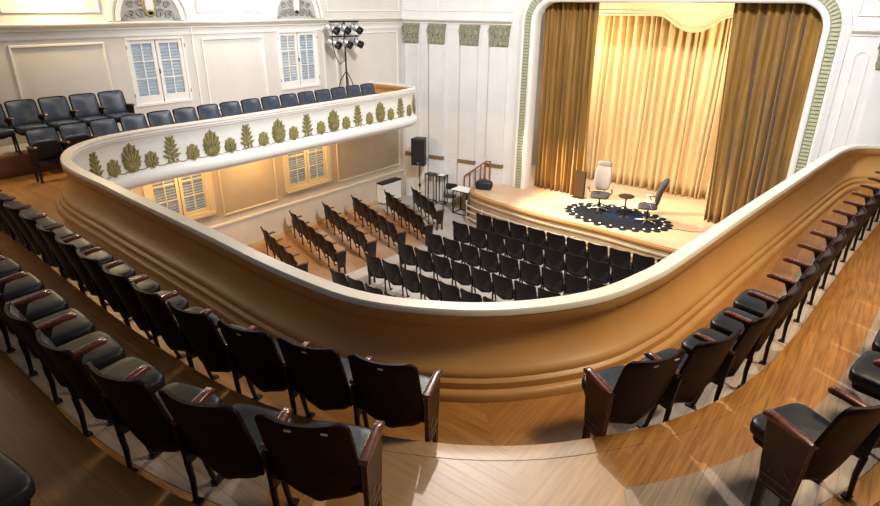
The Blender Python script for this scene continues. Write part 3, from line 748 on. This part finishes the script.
def window(idx, y0, y1, z0, z1, frame_m, day_m, label_dir):
    w = MB(); f = .055
    for a, b in (((y0 + f, z0), (y1 - f, z0 + f)), ((y0 + f, z1 - f), (y1 - f, z1)), ((y0, z0), (y0 + f, z1)), ((y1 - f, z0), (y1, z1))):
        w.bb((WX - .10, a[0], a[1]), (WX + .025, b[0], b[1]))
    root = struct(f'window_{idx}', w, frame_m)
    ym = (y0 + y1) / 2
    for (a, b) in ((y0 + f, ym - .012), (ym + .012, y1 - f)):
        s = MB(); st_ = .075; c0, c1 = z0 + f, z1 - f; bt = .16 if z1 > 0 else .10
        for q0, q1 in (((a + st_, c0), (b - st_, c0 + bt)), ((a + st_, c1 - st_), (b - st_, c1)), ((a, c0), (a + st_, c1)), ((b - st_, c0), (b, c1))):
            s.bb((WX - .07, q0[0], q0[1]), (WX - .015, q1[0], q1[1]))
        s.bb((WX - .058, (a + b) / 2 - .012, c0 + bt), (WX - .022, (a + b) / 2 + .012, c1 - st_))
        g0, g1 = c0 + bt, c1 - st_
        for k in (1, 2): z = g0 + (g1 - g0) * k / 3; s.bb((WX - .060, a + st_, z - .012), (WX - .026, b - st_, z + .012))
        sash = s.build('sash', frame_m, root)
        g = MB(); g.bb((WX - .046, a + st_, g0), (WX - .042, b - st_, g1)); g.build('pane', M['glass'], sash)
        l = MB(); nz = int((g1 - g0) / .068)
        for k in range(nz):
            z = g0 + (g1 - g0) * (k + .5) / nz
            l.box((WX - .082, (a + b) / 2, z), (.005, b - a - 2 * st_ + .02, .044), Matrix.Rotation(R(18 if (k * 7) % 5 else 40), 4, 'Y'))
        l.build('shutter_slats', M['louver'], sash)
    d = MB(); d.bb((WX - .118, y0 + .02, z0 + .02), (WX - .112, y1 - .02, z1 - .02)); d.build('daylight_outside', day_m, root)
    h = MB()
    if z1 > 0:
        for yy in (y0 + .01, y1 - .01):
            for zz in (z0 + .25, z1 - .2): h.bb((WX + .02, yy - .006, zz - .04), (WX + .032, yy + .006, zz + .04))
        h.bb((WX - .01, ym - .008, (z0 + z1) / 2 - .05), (WX + .02, ym + .008, (z0 + z1) / 2 + .05)); h.build('hinges_and_latch', M['blackmetal'], root)
    else:
        h.bb((WX - .02, y0 - .06, z0 - .06), (WX + .07, y1 + .06, z0 - .005)); h.build('sill', frame_m, root)
        h = MB()
        for a, b in (((y0 - .11, z0), (y0, z1)), ((y1, z0), (y1 + .11, z1))): h.bb((WX, a[0], a[1]), (WX + .03, b[0], b[1]))
        h.build('casing', frame_m, root)
for i, (y0, y1, z0, z1) in enumerate(UPW): window(i + 1, y0, y1, z0, z1, M['plinth'], M['day'], 0)
for i, (y0, y1, z0, z1) in enumerate(LOW): window(i + 4, y0, y1, z0, z1, M['winwarm'], M['daylow'], 0)
# arched lunettes over the upper windows
for i, (yc, lb) in enumerate(((3.1, 'arched plaster lunette farthest left above the side balcony'), (7.09, 'arched plaster lunette with gilt shield above the nearer upper window'), (11.13, 'grey arched plaster lunette above the farther upper window'))):
    t = thing('lunette', lb, 'wall ornament', (WX, yc, 2.62))
    def hf(r0, r1, d0, d1, m, nm, n=24):
        mb = MB(); P = [(r1 * math.cos(PI * k / n), r1 * math.sin(PI * k / n)) for k in range(n + 1)]
        if r0: P += [(r0 * math.cos(PI * (n - k) / n), r0 * math.sin(PI * (n - k) / n)) for k in range(n + 1)]
        mb.extr(P, d1 - d0, lambda u, v, w: (d0 + w, u, v)); return mb.build(nm, m, t, 40)
    hf(0, .68, .002, .012, M['lunette'], 'ground')
    hf(.68, .76, .0, .06, M['plinth'], 'arch_moulding'); hf(.84, .93, .0, .045, M['plinth'], 'outer_arch_moulding')
    for sgn in (-1, 1):
        mb = MB()
        for (cy, cz, rr) in ((.22, .14, .11), (.42, .12, .10), (.20, .36, .09), (.40, .32, .08)):
            pts = [(.025, sgn * (cy + rr * (1 - q / 11) * math.cos(q)), cz + rr * (1 - q / 11) * math.sin(q)) for q in [k * .55 for k in range(16)]]
            mb.tube(pts, .018, 6)
        for k in range(5): mb.extr(leafpoly(.16, .07, (sgn * (.14 + .09 * k), .06 + .05 * (k % 2)), sgn * R(25 + 20 * k)), .03, lambda u, v, w: (.012 + w, u, v))
        mb.build('scroll_relief', M['relief'], t, 50)
    mb = MB()
    P = [(.13 * math.cos(2 * PI * k / 16), .33 + .24 * math.sin(2 * PI * k / 16)) for k in range(16)]
    mb.tube([(.03, u, v) for u, v in P], .03, 6, closed=True)
    for k in range(-3, 4): mb.extr(leafpoly(.13, .06, (0, .10), k * R(24)), .04, lambda u, v, w: (.012 + w, u, v))
    mb.build('shield_border', M['gold'] if i == 1 else M['relief'], t, 50)
    mb = MB(); mb.extr([(.1 * math.cos(2 * PI * k / 16), .33 + .21 * math.sin(2 * PI * k / 16)) for k in range(16)], .035, lambda u, v, w: (.012 + w, u, v)); mb.build('shield', M['white'], t)
# wall panel mouldings, wainscot, ledges
mb = MB()
for y0, y1 in ((.25, 1.95), (4.27, 5.97), (8.24, 9.96)):
    outline_panel(mb, (y0, y1, .55, 2.19), WF, .025)
outline_panel(mb, (12.5, 15.2, .5, 2.18), WF, .02)
for y0, y1 in ((.28, 2.0), (4.3, 6.02), (8.25, 10.03), (12.24, 15.3)): outline_panel(mb, (y0, y1, 2.80, 4.3), WF, .022)
struct('trim_10', mb, M['plinth'])
mb = MB()
for y0, y1 in ((.3, 1.95), (4.25, 5.95), (8.2, 9.92), (12.3, 15.2)): outline_panel(mb, (y0, y1, -2.2, -.55), WF, .025)
struct('trim_11', mb, M['winwarm'])
mb = MB(); mb.bb((WX, -4, -2.45), (WX + .045, 15.4, -2.40)); mb.bb((WX, -4, -2.48), (WX + .025, 15.4, -2.45)); struct('trim_12', mb, M['winwarm'])
mb = MB(); mb.bb((WX, -4, F), (WX + .03, 15.4, F + .14)); struct('baseboard_left', mb, M['ochre'])
mb = MB(); mb.bb((WX, 2.5, 2.30), (WX + .02, 15.4, 2.36)); struct('trim_13', mb, M['plinth'])
# vertical bead beside the upper windows
mb = MB(); mb.bb((WX, 7.98, .55), (WX + .03, 8.02, 2.45)); mb.bb((WX, 12.0, .55), (WX + .03, 12.04, 2.45)); struct('trim_14', mb, M['plinth'])
# brackets under the far end of the side balcony
t = thing('bracket', 'small gilt bracket under the far end of the side balcony', 'wall ornament', (WX, 13.55, -.55)); mb = MB(); mb.bb((0, -.28, .0), (.10, .28, .09)); mb.bb((0, -.25, -.04), (.06, .25, 0)); mb.build('moulding', M['gilt_brown'], t)

# ------------------------------------------------------------------ curtains
def curtain(name, label, x0, x1, y, z0, z1, m, folds, amp, sl=0., sr=0., seed=1, group=None):
    rnd = random.Random(seed); n = folds * 10; ph = []; x = 0
    widths = [rnd.uniform(.4, 1.7) for _ in range(folds)]; tot = sum(widths); amps = [rnd.uniform(.45, 1.2) for _ in range(folds)]
    cols = []
    acc = 0
    for w, a in zip(widths, amps):
        for k in range(10):
            t = k / 10; cols.append((( acc + w * t) / tot, a * math.sin(2 * PI * t), rnd.uniform(-.12, .12)))
        acc += w
    cols.append((1, 0, 0))
    nv = 16; vs = []
    for j in range(nv + 1):
        v = j / nv; z = z0 + (z1 - z0) * v
        for u, s, q in cols:
            xa = x0 + sl * v; xb = x1 + sr * v
            e = .75 + .35 * (1 - v)
            vs.append((xa + (xb - xa) * u + .02 * math.sin(5 * v + u * 40), y + amp * s * e + .02 * math.sin(3 * v + u * 17) + q * .05, z + (.015 * s if j == 0 else 0)))
    w = len(cols); mb = MB(); mb.add(vs, [(j * w + i, j * w + i + 1, (j + 1) * w + i + 1, (j + 1) * w + i) for j in range(nv) for i in range(w - 1)])
    o = mb.build(name, m, None, 80)
    sm = o.modifiers.new('thickness', 'SOLIDIFY'); sm.thickness = .012
    return tag(o, label, 'curtain', group)
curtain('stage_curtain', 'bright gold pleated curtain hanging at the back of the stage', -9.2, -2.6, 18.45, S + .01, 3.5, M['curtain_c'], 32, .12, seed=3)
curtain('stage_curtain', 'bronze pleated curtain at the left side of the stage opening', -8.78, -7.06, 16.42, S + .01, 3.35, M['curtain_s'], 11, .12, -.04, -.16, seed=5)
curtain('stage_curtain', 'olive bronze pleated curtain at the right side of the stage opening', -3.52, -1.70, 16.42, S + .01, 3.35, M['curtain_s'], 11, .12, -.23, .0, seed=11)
# valance board
va = thing('valance', 'cream scalloped valance board across the top of the gold curtain', 'valance', (-5.4, 17.95, 2.3))
contour = catmull([(-9.0, 2.74), (-7.0, 2.74), (-6.05, 2.74), (-5.88, 2.71), (-5.72, 2.62), (-5.5, 2.47), (-5.25, 2.36), (-5.05, 2.33), (-4.85, 2.36), (-4.6, 2.47), (-4.4, 2.62), (-4.25, 2.71), (-4.1, 2.74), (-3.3, 2.74), (-2.2, 2.74)], .1)
off = lambda u, v, w, q=0: (u + 5.4, -w - q, v - 2.3)
mb = MB(); mb.extr(contour + [(-2.2, 3.6), (-9.0, 3.6)], .05, lambda u, v, w: off(u, v, w)); mb.build('board', M['valance'], va)
mb = MB(); mb.tube([off(x, z + .03, .06) for x, z in contour], .028, 6); mb.tube([off(x, z + .14, .06) for x, z in contour], .015, 6); mb.build('edge_moulding', M['valance'], va, 60)
# stage house walls
mb = MB(); mb.bb((-10.4, 19.3, S), (-.4, 19.5, 5.0)); struct('wall_stage_back', mb, M['cream'])
mb = MB(); mb.bb((-10.4, 16.3, S), (-10.2, 19.5, 5.0)); struct('wall_stage_house_left', mb, M['cream'])
mb = MB(); mb.bb((-.6, 16.3, S), (-.4, 19.5, 5.0)); struct('wall_stage_house_right', mb, M['cream'])

# ------------------------------------------------------------------ things on the stage
rc = Vector((-5.5, 15.22, S)); RA, RB = 1.38, .89
rug = thing('stage_rug', 'dark oval rug with tabbed edge and white dots on the stage', 'rug', rc)
def ell(a, b, n=64): return [(a * math.cos(2 * PI * k / n), b * math.sin(2 * PI * k / n)) for k in range(n)]
mb = MB(); mb.extr(ell(RA, RB), .012, lambda u, v, w: (u, v, w)); mb.build('rug_body', M['rug'], rug)
mb = MB(); mb.extr(ell(RA * .42, RB * .46), .004, lambda u, v, w: (u + .1, v + .12, .012 + w)); mb.build('blue_center', M['rugblue'], rug)
nt_ = 26
for k in range(nt_):
    a = 2 * PI * k / nt_; px, py = (RA + .04) * math.cos(a), (RB + .035) * math.sin(a)
    mb = MB(); mb.lathe([(.10, 0), (.10, .012), (.085, .018)], (px, py, 0), 14); tb = mb.build('tab', M['rug'], rug)
    px, py = (RA - .10) * math.cos(a), (RB - .075) * math.sin(a)
    mb = MB(); mb.lathe([(.034, .012), (.034, .02), (.022, .028)], (px, py, 0), 10); mb.build('dot', M['rugdot'], rug)

def office_chair(label, loc, rz, back_m, seat_m, high):
    t = thing('swivel_chair', label, 'swivel chair', loc, rz)
    for k in range(5):
        a = 2 * PI * k / 5 + .3
        mb = MB(); mb.tube([(.03 * math.cos(a), .03 * math.sin(a), .10), (.30 * math.cos(a), .30 * math.sin(a), .065)], [.03, .018], 8); l = mb.build('leg', M['chrome'], t, 60)
        mb = MB(); mb.lathe([(.028, -.015), (.03, 0), (.028, .015)], (.30 * math.cos(a), .30 * math.sin(a), .035), 12, Matrix.Rotation(PI / 2, 4, 'X') ); mb.build('caster', M['black'], l)
    mb = MB(); mb.lathe([(.035, .08), (.035, .26), (.022, .27), (.022, .40), (.10, .41), (.10, .43)], (0, 0, 0), 14); mb.build('column', M['blackmetal'], t, 40)
    def wp(p): return [p[0], p[1], p[2] - .03 * max(0, p[1] / .25) ** 2]
    mb = MB(); mb.superbox((0, .02, .475), (.52, .50, .10), .45, 12, wp); mb.build('seat', seat_m, t, 60)
    def bw(p):
        v = p[2] / .75 + .5; return [p[0] * (1 - .22 * abs(v - .55) ** 1.2), p[1] - .20 * v + .10 * (p[0] / .25) ** 2 * .5 + .05 * math.sin(PI * v), p[2]]
    mb = MB(); mb.superbox((0, -.20, .90), (.47, .13, .70), .5, 14, bw); mb.build('backrest', back_m, t, 60)
    if high:
        mb = MB(); mb.superbox((0, -.36, 1.27), (.40, .10, .17), .5, 10, lambda p: [p[0], p[1] + .25 * p[0] ** 2, p[2]]); mb.build('headrest', back_m, t, 60)
    for sx in (-1, 1):
        mb = MB(); mb.tube([(sx * .24, -.10, .47), (sx * .31, -.06, .52), (sx * .32, .0, .66)], .016, 8); mb.tube([(sx * .32, -.16, .665), (sx * .32, .0, .68), (sx * .31, .16, .67)], [.022, .026, .02], 8); mb.build('armrest', M['chrome'], t, 60)
office_chair('pale high-backed swivel chair with headrest on the dark rug', (-6.12, 15.38, S + .012), R(195), M['chairwhite'], M['chairgrey'], True)
office_chair('grey swivel chair seen from its side at the right of the rug', (-4.68, 15.22, S + .012), R(108), M['chairgrey'], M['chairgrey'], False)
t = thing('side_table', 'small round pedestal table between the two swivel chairs', 'table', (-5.32, 15.25, S + .012))
mb = MB(); mb.lathe([(.20, .595), (.215, .605), (.215, .62), (.20, .63)], (0, 0, 0), 24); mb.build('table_top', M['darkbox'], t, 40)
mb = MB(); mb.lathe([(.022, .02), (.02, .3), (.022, .595)], (0, 0, 0), 12); mb.build('stem', M['blackmetal'], t, 40)
mb = MB(); mb.lathe([(.15, 0), (.15, .012), (.03, .03)], (0, 0, 0), 20); mb.build('base', M['blackmetal'], t, 40)
# brown standing panel beside the left curtain
t = thing('standing_panel', 'dark brown upright panel standing by the left curtain edge', 'panel', (-7.12, 16.18, S))
mb = MB(); mb.box((0, 0, .42), (.34, .10, .80)); mb.build('panel', M['darkbox'], t); mb = MB(); mb.box((0, 0, .012), (.38, .22, .024)); mb.build('foot', M['blackmetal'], t)
# cable on the stage
mb = MB(); mb.tube([(-4.2, 15.0, S + .006), (-3.9, 15.25, S + .006), (-3.5, 15.3, S + .006), (-3.2, 15.55, S + .006), (-2.8, 15.7, S + .006)], .006, 6)
tag(mb.build('cable', M['black'], None, 60), 'thin dark cable running across the stage to the right', 'cable')

# black gear bag at the stage corner
t = thing('gear_bag', 'black rounded gear bag lying on the left stage corner', 'bag', (-9.85, 15.1, S + .007), R(20))
mb = MB(); mb.superbox((0, 0, .14), (.54, .32, .28), .5, 12); mb.build('bag_body', M['black'], t, 60)
mb = MB(); mb.tube([(-.15, 0, .26), (-.08, 0, .33), (.08, 0, .33), (.15, 0, .26)], .014, 8); mb.build('handle', M['blackmetal'], t, 60)
# handrail and steps beside the stage
t = thing('handrail', 'orange-brown wooden handrail rising beside the stage steps', 'handrail', (-10.7, 15.62, F))
ty = 0.
mb = MB(); mb.tube([(-.30, 0, 1.05), (.55, 0, 1.70), (.74, 0, 1.72)], .026, 8); mb.build('rail', M['railwood'], t, 60)
for x in (-.28, -.06, .16, .36, .54, .72):
    top = 1.05 + (x + .30) / .85 * .65 if x < .55 else 1.71
    zb = min(.95, max(0, (x + .5) * .95))
    mb = MB(); mb.box((x, 0, (zb + top) / 2), (.032, .032, top - zb)); mb.build('baluster', M['railwood'], t)
t = thing('stage_steps', 'pale wooden steps climbing to the left side of the stage', 'steps', (-11.1, 15.55, F))
for k in range(4):
    mb = MB(); mb.box((-.12 + .22 * k, -.02, .095 * (k + 1) * 2 / 2), (.23, .30, .19 * (k + 1))); mb.build('step', M['stageface'], t)
# tall black table with white top and the chair behind
t = thing('table', 'tall black framed table with white top left of the stage', 'table', (-10.60, 15.06, F), R(0))
hx, hy, hz = .27, .22, .80
for sx in (-1, 1):
    for sy in (-1, 1):
        mb = MB(); mb.box((sx * hx, sy * hy, hz / 2), (.03, .03, hz)); mb.build('leg', M['blackmetal'], t)
mb = MB()
for sx in (-1, 1): mb.box((sx * hx, 0, .02), (.028, 2 * hy, .028))
for sy in (-1, 1): mb.box((0, sy * hy, .02), (2 * hx, .028, .028))
mb.build('bottom_frame', M['blackmetal'], t)
mb = MB()
for sx in (-1, 1): mb.box((sx * hx, 0, hz - .02), (.028, 2 * hy, .03))
for sy in (-1, 1): mb.box((0, sy * hy, hz - .02), (2 * hx, .028, .03))
mb.build('top_frame', M['blackmetal'], t)
mb = MB(); mb.box((0, 0, hz + .012), (.66, .48, .024)); mb.build('table_top', M['paper'], t)
t = thing('folding_chair', 'black folding chair half hidden behind the white topped table', 'chair', (-11.22, 15.14, F), R(20))
mb = MB(); mb.superbox((0, 0, .44), (.40, .38, .035), .4, 8); mb.build('seat', M['black'], t, 60)
mb = MB(); mb.superbox((0, .19, .72), (.40, .03, .22), .4, 8); mb.build('backrest', M['black'], t, 60)
for sx in (-1, 1):
    mb = MB(); mb.tube([(sx * .19, -.20, 0), (sx * .19, .19, .80)], .012, 8); mb.build('leg', M['blackmetal'], t, 60)
    mb = MB(); mb.tube([(sx * .17, .20, 0), (sx * .17, -.16, .45)], .012, 8); mb.build('leg', M['blackmetal'], t, 60)
# two tall black frames by the wall
for i, (x, y, lb) in enumerate(((-12.22, 15.37, 'tall open black metal stand nearer the loudspeaker'), (-11.80, 15.45, 'tall open black metal stand with a white sheet on top'))):
    t = thing('metal_stand', lb, 'stand', (x, y, F), R(8)); w, d, h = .16, .11, .99
    for sx in (-1, 1):
        for sy in (-1, 1):
            mb = MB(); mb.box((sx * w, sy * d, h / 2), (.024, .024, h)); mb.build('leg', M['blackmetal'], t)
    for z, nm in ((.02, 'bottom_frame'), (h - .012, 'top_frame')):
        mb = MB()
        for sx in (-1, 1): mb.box((sx * w, 0, z), (.022, 2 * d, .024))
        for sy in (-1, 1): mb.box((0, sy * d, z), (2 * w, .022, .024))
        mb.build(nm, M['blackmetal'], t)
    mb = MB(); mb.box((0, 0, h + .004), (.35, .31, .012)); mb.build('stand_top', M['blackmetal'], t)
    if i:
        mb = MB(); mb.box((0, 0, h + .013), (.21, .26, .006), Matrix.Rotation(R(12), 4, 'Z')); sh = mb.build('paper_sheet', M['paper'], None)
        sh.location = (x, y, F); tag(sh, 'white paper sheet lying on the black metal stand', 'paper')
# loudspeaker on a stand
t = thing('speaker_stand', 'black pole stand holding the loudspeaker by the corner', 'stand', (-12.45, 15.05, F))
mb = MB(); mb.tube([(0, 0, .05), (0, 0, 1.34)], .019, 10); mb.build('pole', M['blackmetal'], t, 60)
mb = MB(); mb.box((0, 0, .62), (.06, .06, .10)); mb.build('clamp', M['blackmetal'], t)
mb = MB(); mb.lathe([(.028, .36), (.028, .46)], (0, 0, 0), 12); mb.build('tape', M['yellowtape'], t, 40)
for k in range(3):
    a = 2 * PI * k / 3 + .5
    mb = MB(); mb.tube([(0, 0, .34), (.22 * math.cos(a), .22 * math.sin(a), .015)], .011, 8); mb.build('leg', M['blackmetal'], t, 60)
t = thing('loudspeaker', 'black loudspeaker cabinet on a pole in the hall corner', 'speaker', (-12.45, 15.05, F + 1.34), R(20))
mb = MB(); mb.extr([(-.24, -.18), (.24, -.18), (.17, .20), (-.17, .20)], .90, lambda u, v, w: (u, v, w)); mb.build('cabinet', M['black'], t)
mb = MB(); mb.box((0, -.188, .45), (.42, .016, .80)); mb.build('grille', mat('black grille cloth', (.006, .006, .007), .8, bump=.3, scale=90), t)
mb = MB(); mb.box((0, -.198, .09), (.09, .005, .022)); mb.build('badge', M['silver'], t)
# wall heater
t = thing('wall_heater', 'white panel heater with dark top against the side wall', 'heater', (WX + .02, 14.46, F))
mb = MB(); mb.bb((0.0, -.46, .06), (.28, .46, .70)); mb.build('heater_body', M['white'], t)
mb = MB(); mb.bb((0.0, -.47, .70), (.29, .47, .75)); mb.build('top_grille', M['black'], t)
mb = MB()
for k in range(5): mb.bb((.281, -.38, .16 + .1 * k), (.286, .38, .17 + .1 * k))
mb.build('front_seams', M['plinth'], t)
for sy in (-1, 1):
    mb = MB(); mb.bb((.04, sy * .36 - .03, 0), (.24, sy * .36 + .03, .06)); mb.build('foot', M['blackmetal'], t)

# ------------------------------------------------------------------ lighting stand on the side balcony
LS = Vector((-12.98, 12.38, TL))
t = thing('lighting_stand', 'black tripod lighting stand with two bars on the side balcony', 'lighting stand', LS)
mb = MB(); mb.tube([(0, 0, .12), (0, 0, 2.12)], .024, 10); mb.build('pole', M['blackmetal'], t, 60)
for k in range(3):
    a = 2 * PI * k / 3 + PI / 2
    mb = MB(); mb.tube([(0, 0, .80), (.17 * math.cos(a), .17 * math.sin(a), .55), (.34 * math.cos(a), .42 * math.sin(a), .012)], .013, 8); mb.build('leg', M['blackmetal'], t, 60)
bd = Vector((.16, 1, 0)).normalized()
for z, l in ((2.13, .50), (1.74, .50)):
    mb = MB(); mb.tube([tuple(bd * -l + Vector((0, 0, z))), tuple(bd * l + Vector((0, 0, z)))], .020, 8); mb.build('crossbar', M['blackmetal'], t, 60)
tgt = Vector((-5.3, 15.3, -1.6))
lamps = [(2.13, -.40, 'top left'), (2.13, -.02, 'top middle'), (2.13, .40, 'top right'), (1.74, -.36, 'lower left'), (1.74, .02, 'lower middle'), (1.74, .40, 'lower right')]
for z, s, nm in lamps:
    pos = LS + bd * s + Vector((0, 0, z - .17)); dr = (tgt + Vector((random.uniform(-1, 1), random.uniform(-.5, .5), random.uniform(-.3, .3))) - pos).normalized()
    q = dr.to_track_quat('Z', 'Y')
    h = thing('spotlight', f'grey stage spotlight at the {nm} of the lighting stand', 'spotlight', pos, 0, 'spotlights on the lighting stand')
    h.rotation_mode = 'QUATERNION'; h.rotation_quaternion = q
    mb = MB(); mb.lathe([(.04, -.20), (.085, -.17), (.10, -.05), (.10, .06), (.085, .08)], (0, 0, 0), 16); mb.build('lamp_housing', M['silver'], h, 40)
    mb = MB(); mb.lathe([(.086, .075), (.10, .08), (.105, .20), (.095, .205), (.085, .09)], (0, 0, 0), 16); mb.build('lens_barrel', M['blackmetal'], h, 40)
    mb = MB(); up_l = q.inverted() @ Vector((0, 0, 1)); sd = up_l.cross(Vector((0, 0, 1))).normalized()
    mb.tube([tuple(sd * .11), tuple(sd * .11 + up_l * .12), tuple(up_l * .15), tuple(sd * -.11 + up_l * .12), tuple(sd * -.11)], .010, 6); mb.build('yoke', M['blackmetal'], h, 60)
mb = MB(); mb.tube([tuple(LS + Vector((.0, -.45, 2.05))), tuple(LS + Vector((.02, -.50, 1.6))), tuple(LS + Vector((.03, -.42, 1.25))), tuple(LS + Vector((.03, -.28, 1.0))), tuple(LS + Vector((.03, -.05, 1.1)))], .012, 6)
mb.build('hanging_cable', M['black'], None, 60); cb = bpy.data.objects['hanging_cable']; tag(cb, 'thin black cable looping down beside the lighting stand', 'cable')

# ------------------------------------------------------------------ light
def lamp(kind, name, loc, energy, color, target=None, size=.3, spot=None, blend=.5):
    l = bpy.data.lights.new(name, kind); l.energy = energy; l.color = color
    if kind == 'AREA': l.size = size
    else: l.shadow_soft_size = size
    if kind == 'SPOT': l.spot_size = R(spot); l.spot_blend = blend
    o = bpy.data.objects.new(name, l); COL.objects.link(o); o.location = loc
    if target is not None: o.rotation_mode = 'QUATERNION'; o.rotation_quaternion = (Vector(target) - Vector(loc)).to_track_quat('-Z', 'Y')
    return o
# ceiling spot over the hall, aimed at the right bank and the main floor
lamp('SPOT', 'hall_ceiling_spot', (-7.2, 10.2, 8.2), 4400, (1, .96, .90), (-.9, 6.0, 0), .12, 56, .8)
# unseen spot added in place of daylight on the walls, then the ceiling light
lamp('SPOT', 'wall_daylight_fill', (-2.5, 7.0, 7.5), 6000, (.96, .975, 1), (-9.2, 15.5, 0), .6, 112, .6)
lamp('AREA', 'hall_ceiling_light', (-7.0, 10.5, 8.5), 500, (1, .95, .88), (-7.5, 10.5, 0), 4.0)
# added warm fill light over the right bank, no visible fixture
lamp('AREA', 'right_bank_fill', (1.2, 6.0, 4.8), 330, (1, .80, .54), (-.6, 6.0, 0), 1.2)
# stage lamps: on the lighting stand and inside the stage house, behind the side curtains
lamp('SPOT', 'stand_spot_lamp', (-12.55, 12.6, 2.1), 11000, (1, .82, .58), (-5.3, 15.7, -2.7), .10, 31, .8)
lamp('SPOT', 'curtain_spot_lamp', (-12.5, 12.3, 2.35), 8000, (1, .70, .36), (-7.25, 16.4, -2.2), .10, 17, .8)
lamp('SPOT', 'house_spot_lamp', (-5.0, 8.0, 6.5), 2200, (1, .82, .55), (-5.2, 15.6, -2.3), .15, 34, .8)
for sx, xx in ((0, -8.35), (1, -2.75)): lamp('AREA', 'wing_lamp', (xx, 17.0, 2.1), 120, (1, .86, .62), (-5.6, 18.5, .6), .8)
lamp('AREA', 'stage_batten_lamp', (-5.4, 16.6, 3.5), 45, (1, .88, .64), (-5.4, 18.4, .6), 1.6)
lamp('POINT', 'wing_wall_lamp', (-9.35, 17.1, .6), 45, (1, .96, .9), None, .2)
# wall lamps above the cornice on the left
lamp('POINT', 'wall_lamp', (WX + .40, 1.15, 3.45), 190, (1, .74, .40), None, .12)
lamp('POINT', 'wall_lamp', (WX + .40, 5.15, 3.45), 190, (1, .74, .40), None, .12)
lamp('POINT', 'wall_lamp', (WX + .40, 9.15, 3.45), 190, (1, .92, .78), None, .12)
# lamps under the side balcony
for yy in (5.1, 7.1, 9.1, 11.1): lamp('POINT', 'soffit_lamp', (WX + .70, yy, -.50), 60, (1, .60, .24), None, .08)

w = bpy.data.worlds.new('world'); sc.world = w; w.use_nodes = True
w.node_tree.nodes['Background'].inputs[0].default_value = (.86, .90, 1.0, 1); w.node_tree.nodes['Background'].inputs[1].default_value = .16
sc.view_settings.view_transform = 'Standard'; sc.view_settings.look = 'None'; sc.view_settings.exposure = 0; sc.view_settings.gamma = 1
sc.view_settings.use_curve_mapping = False
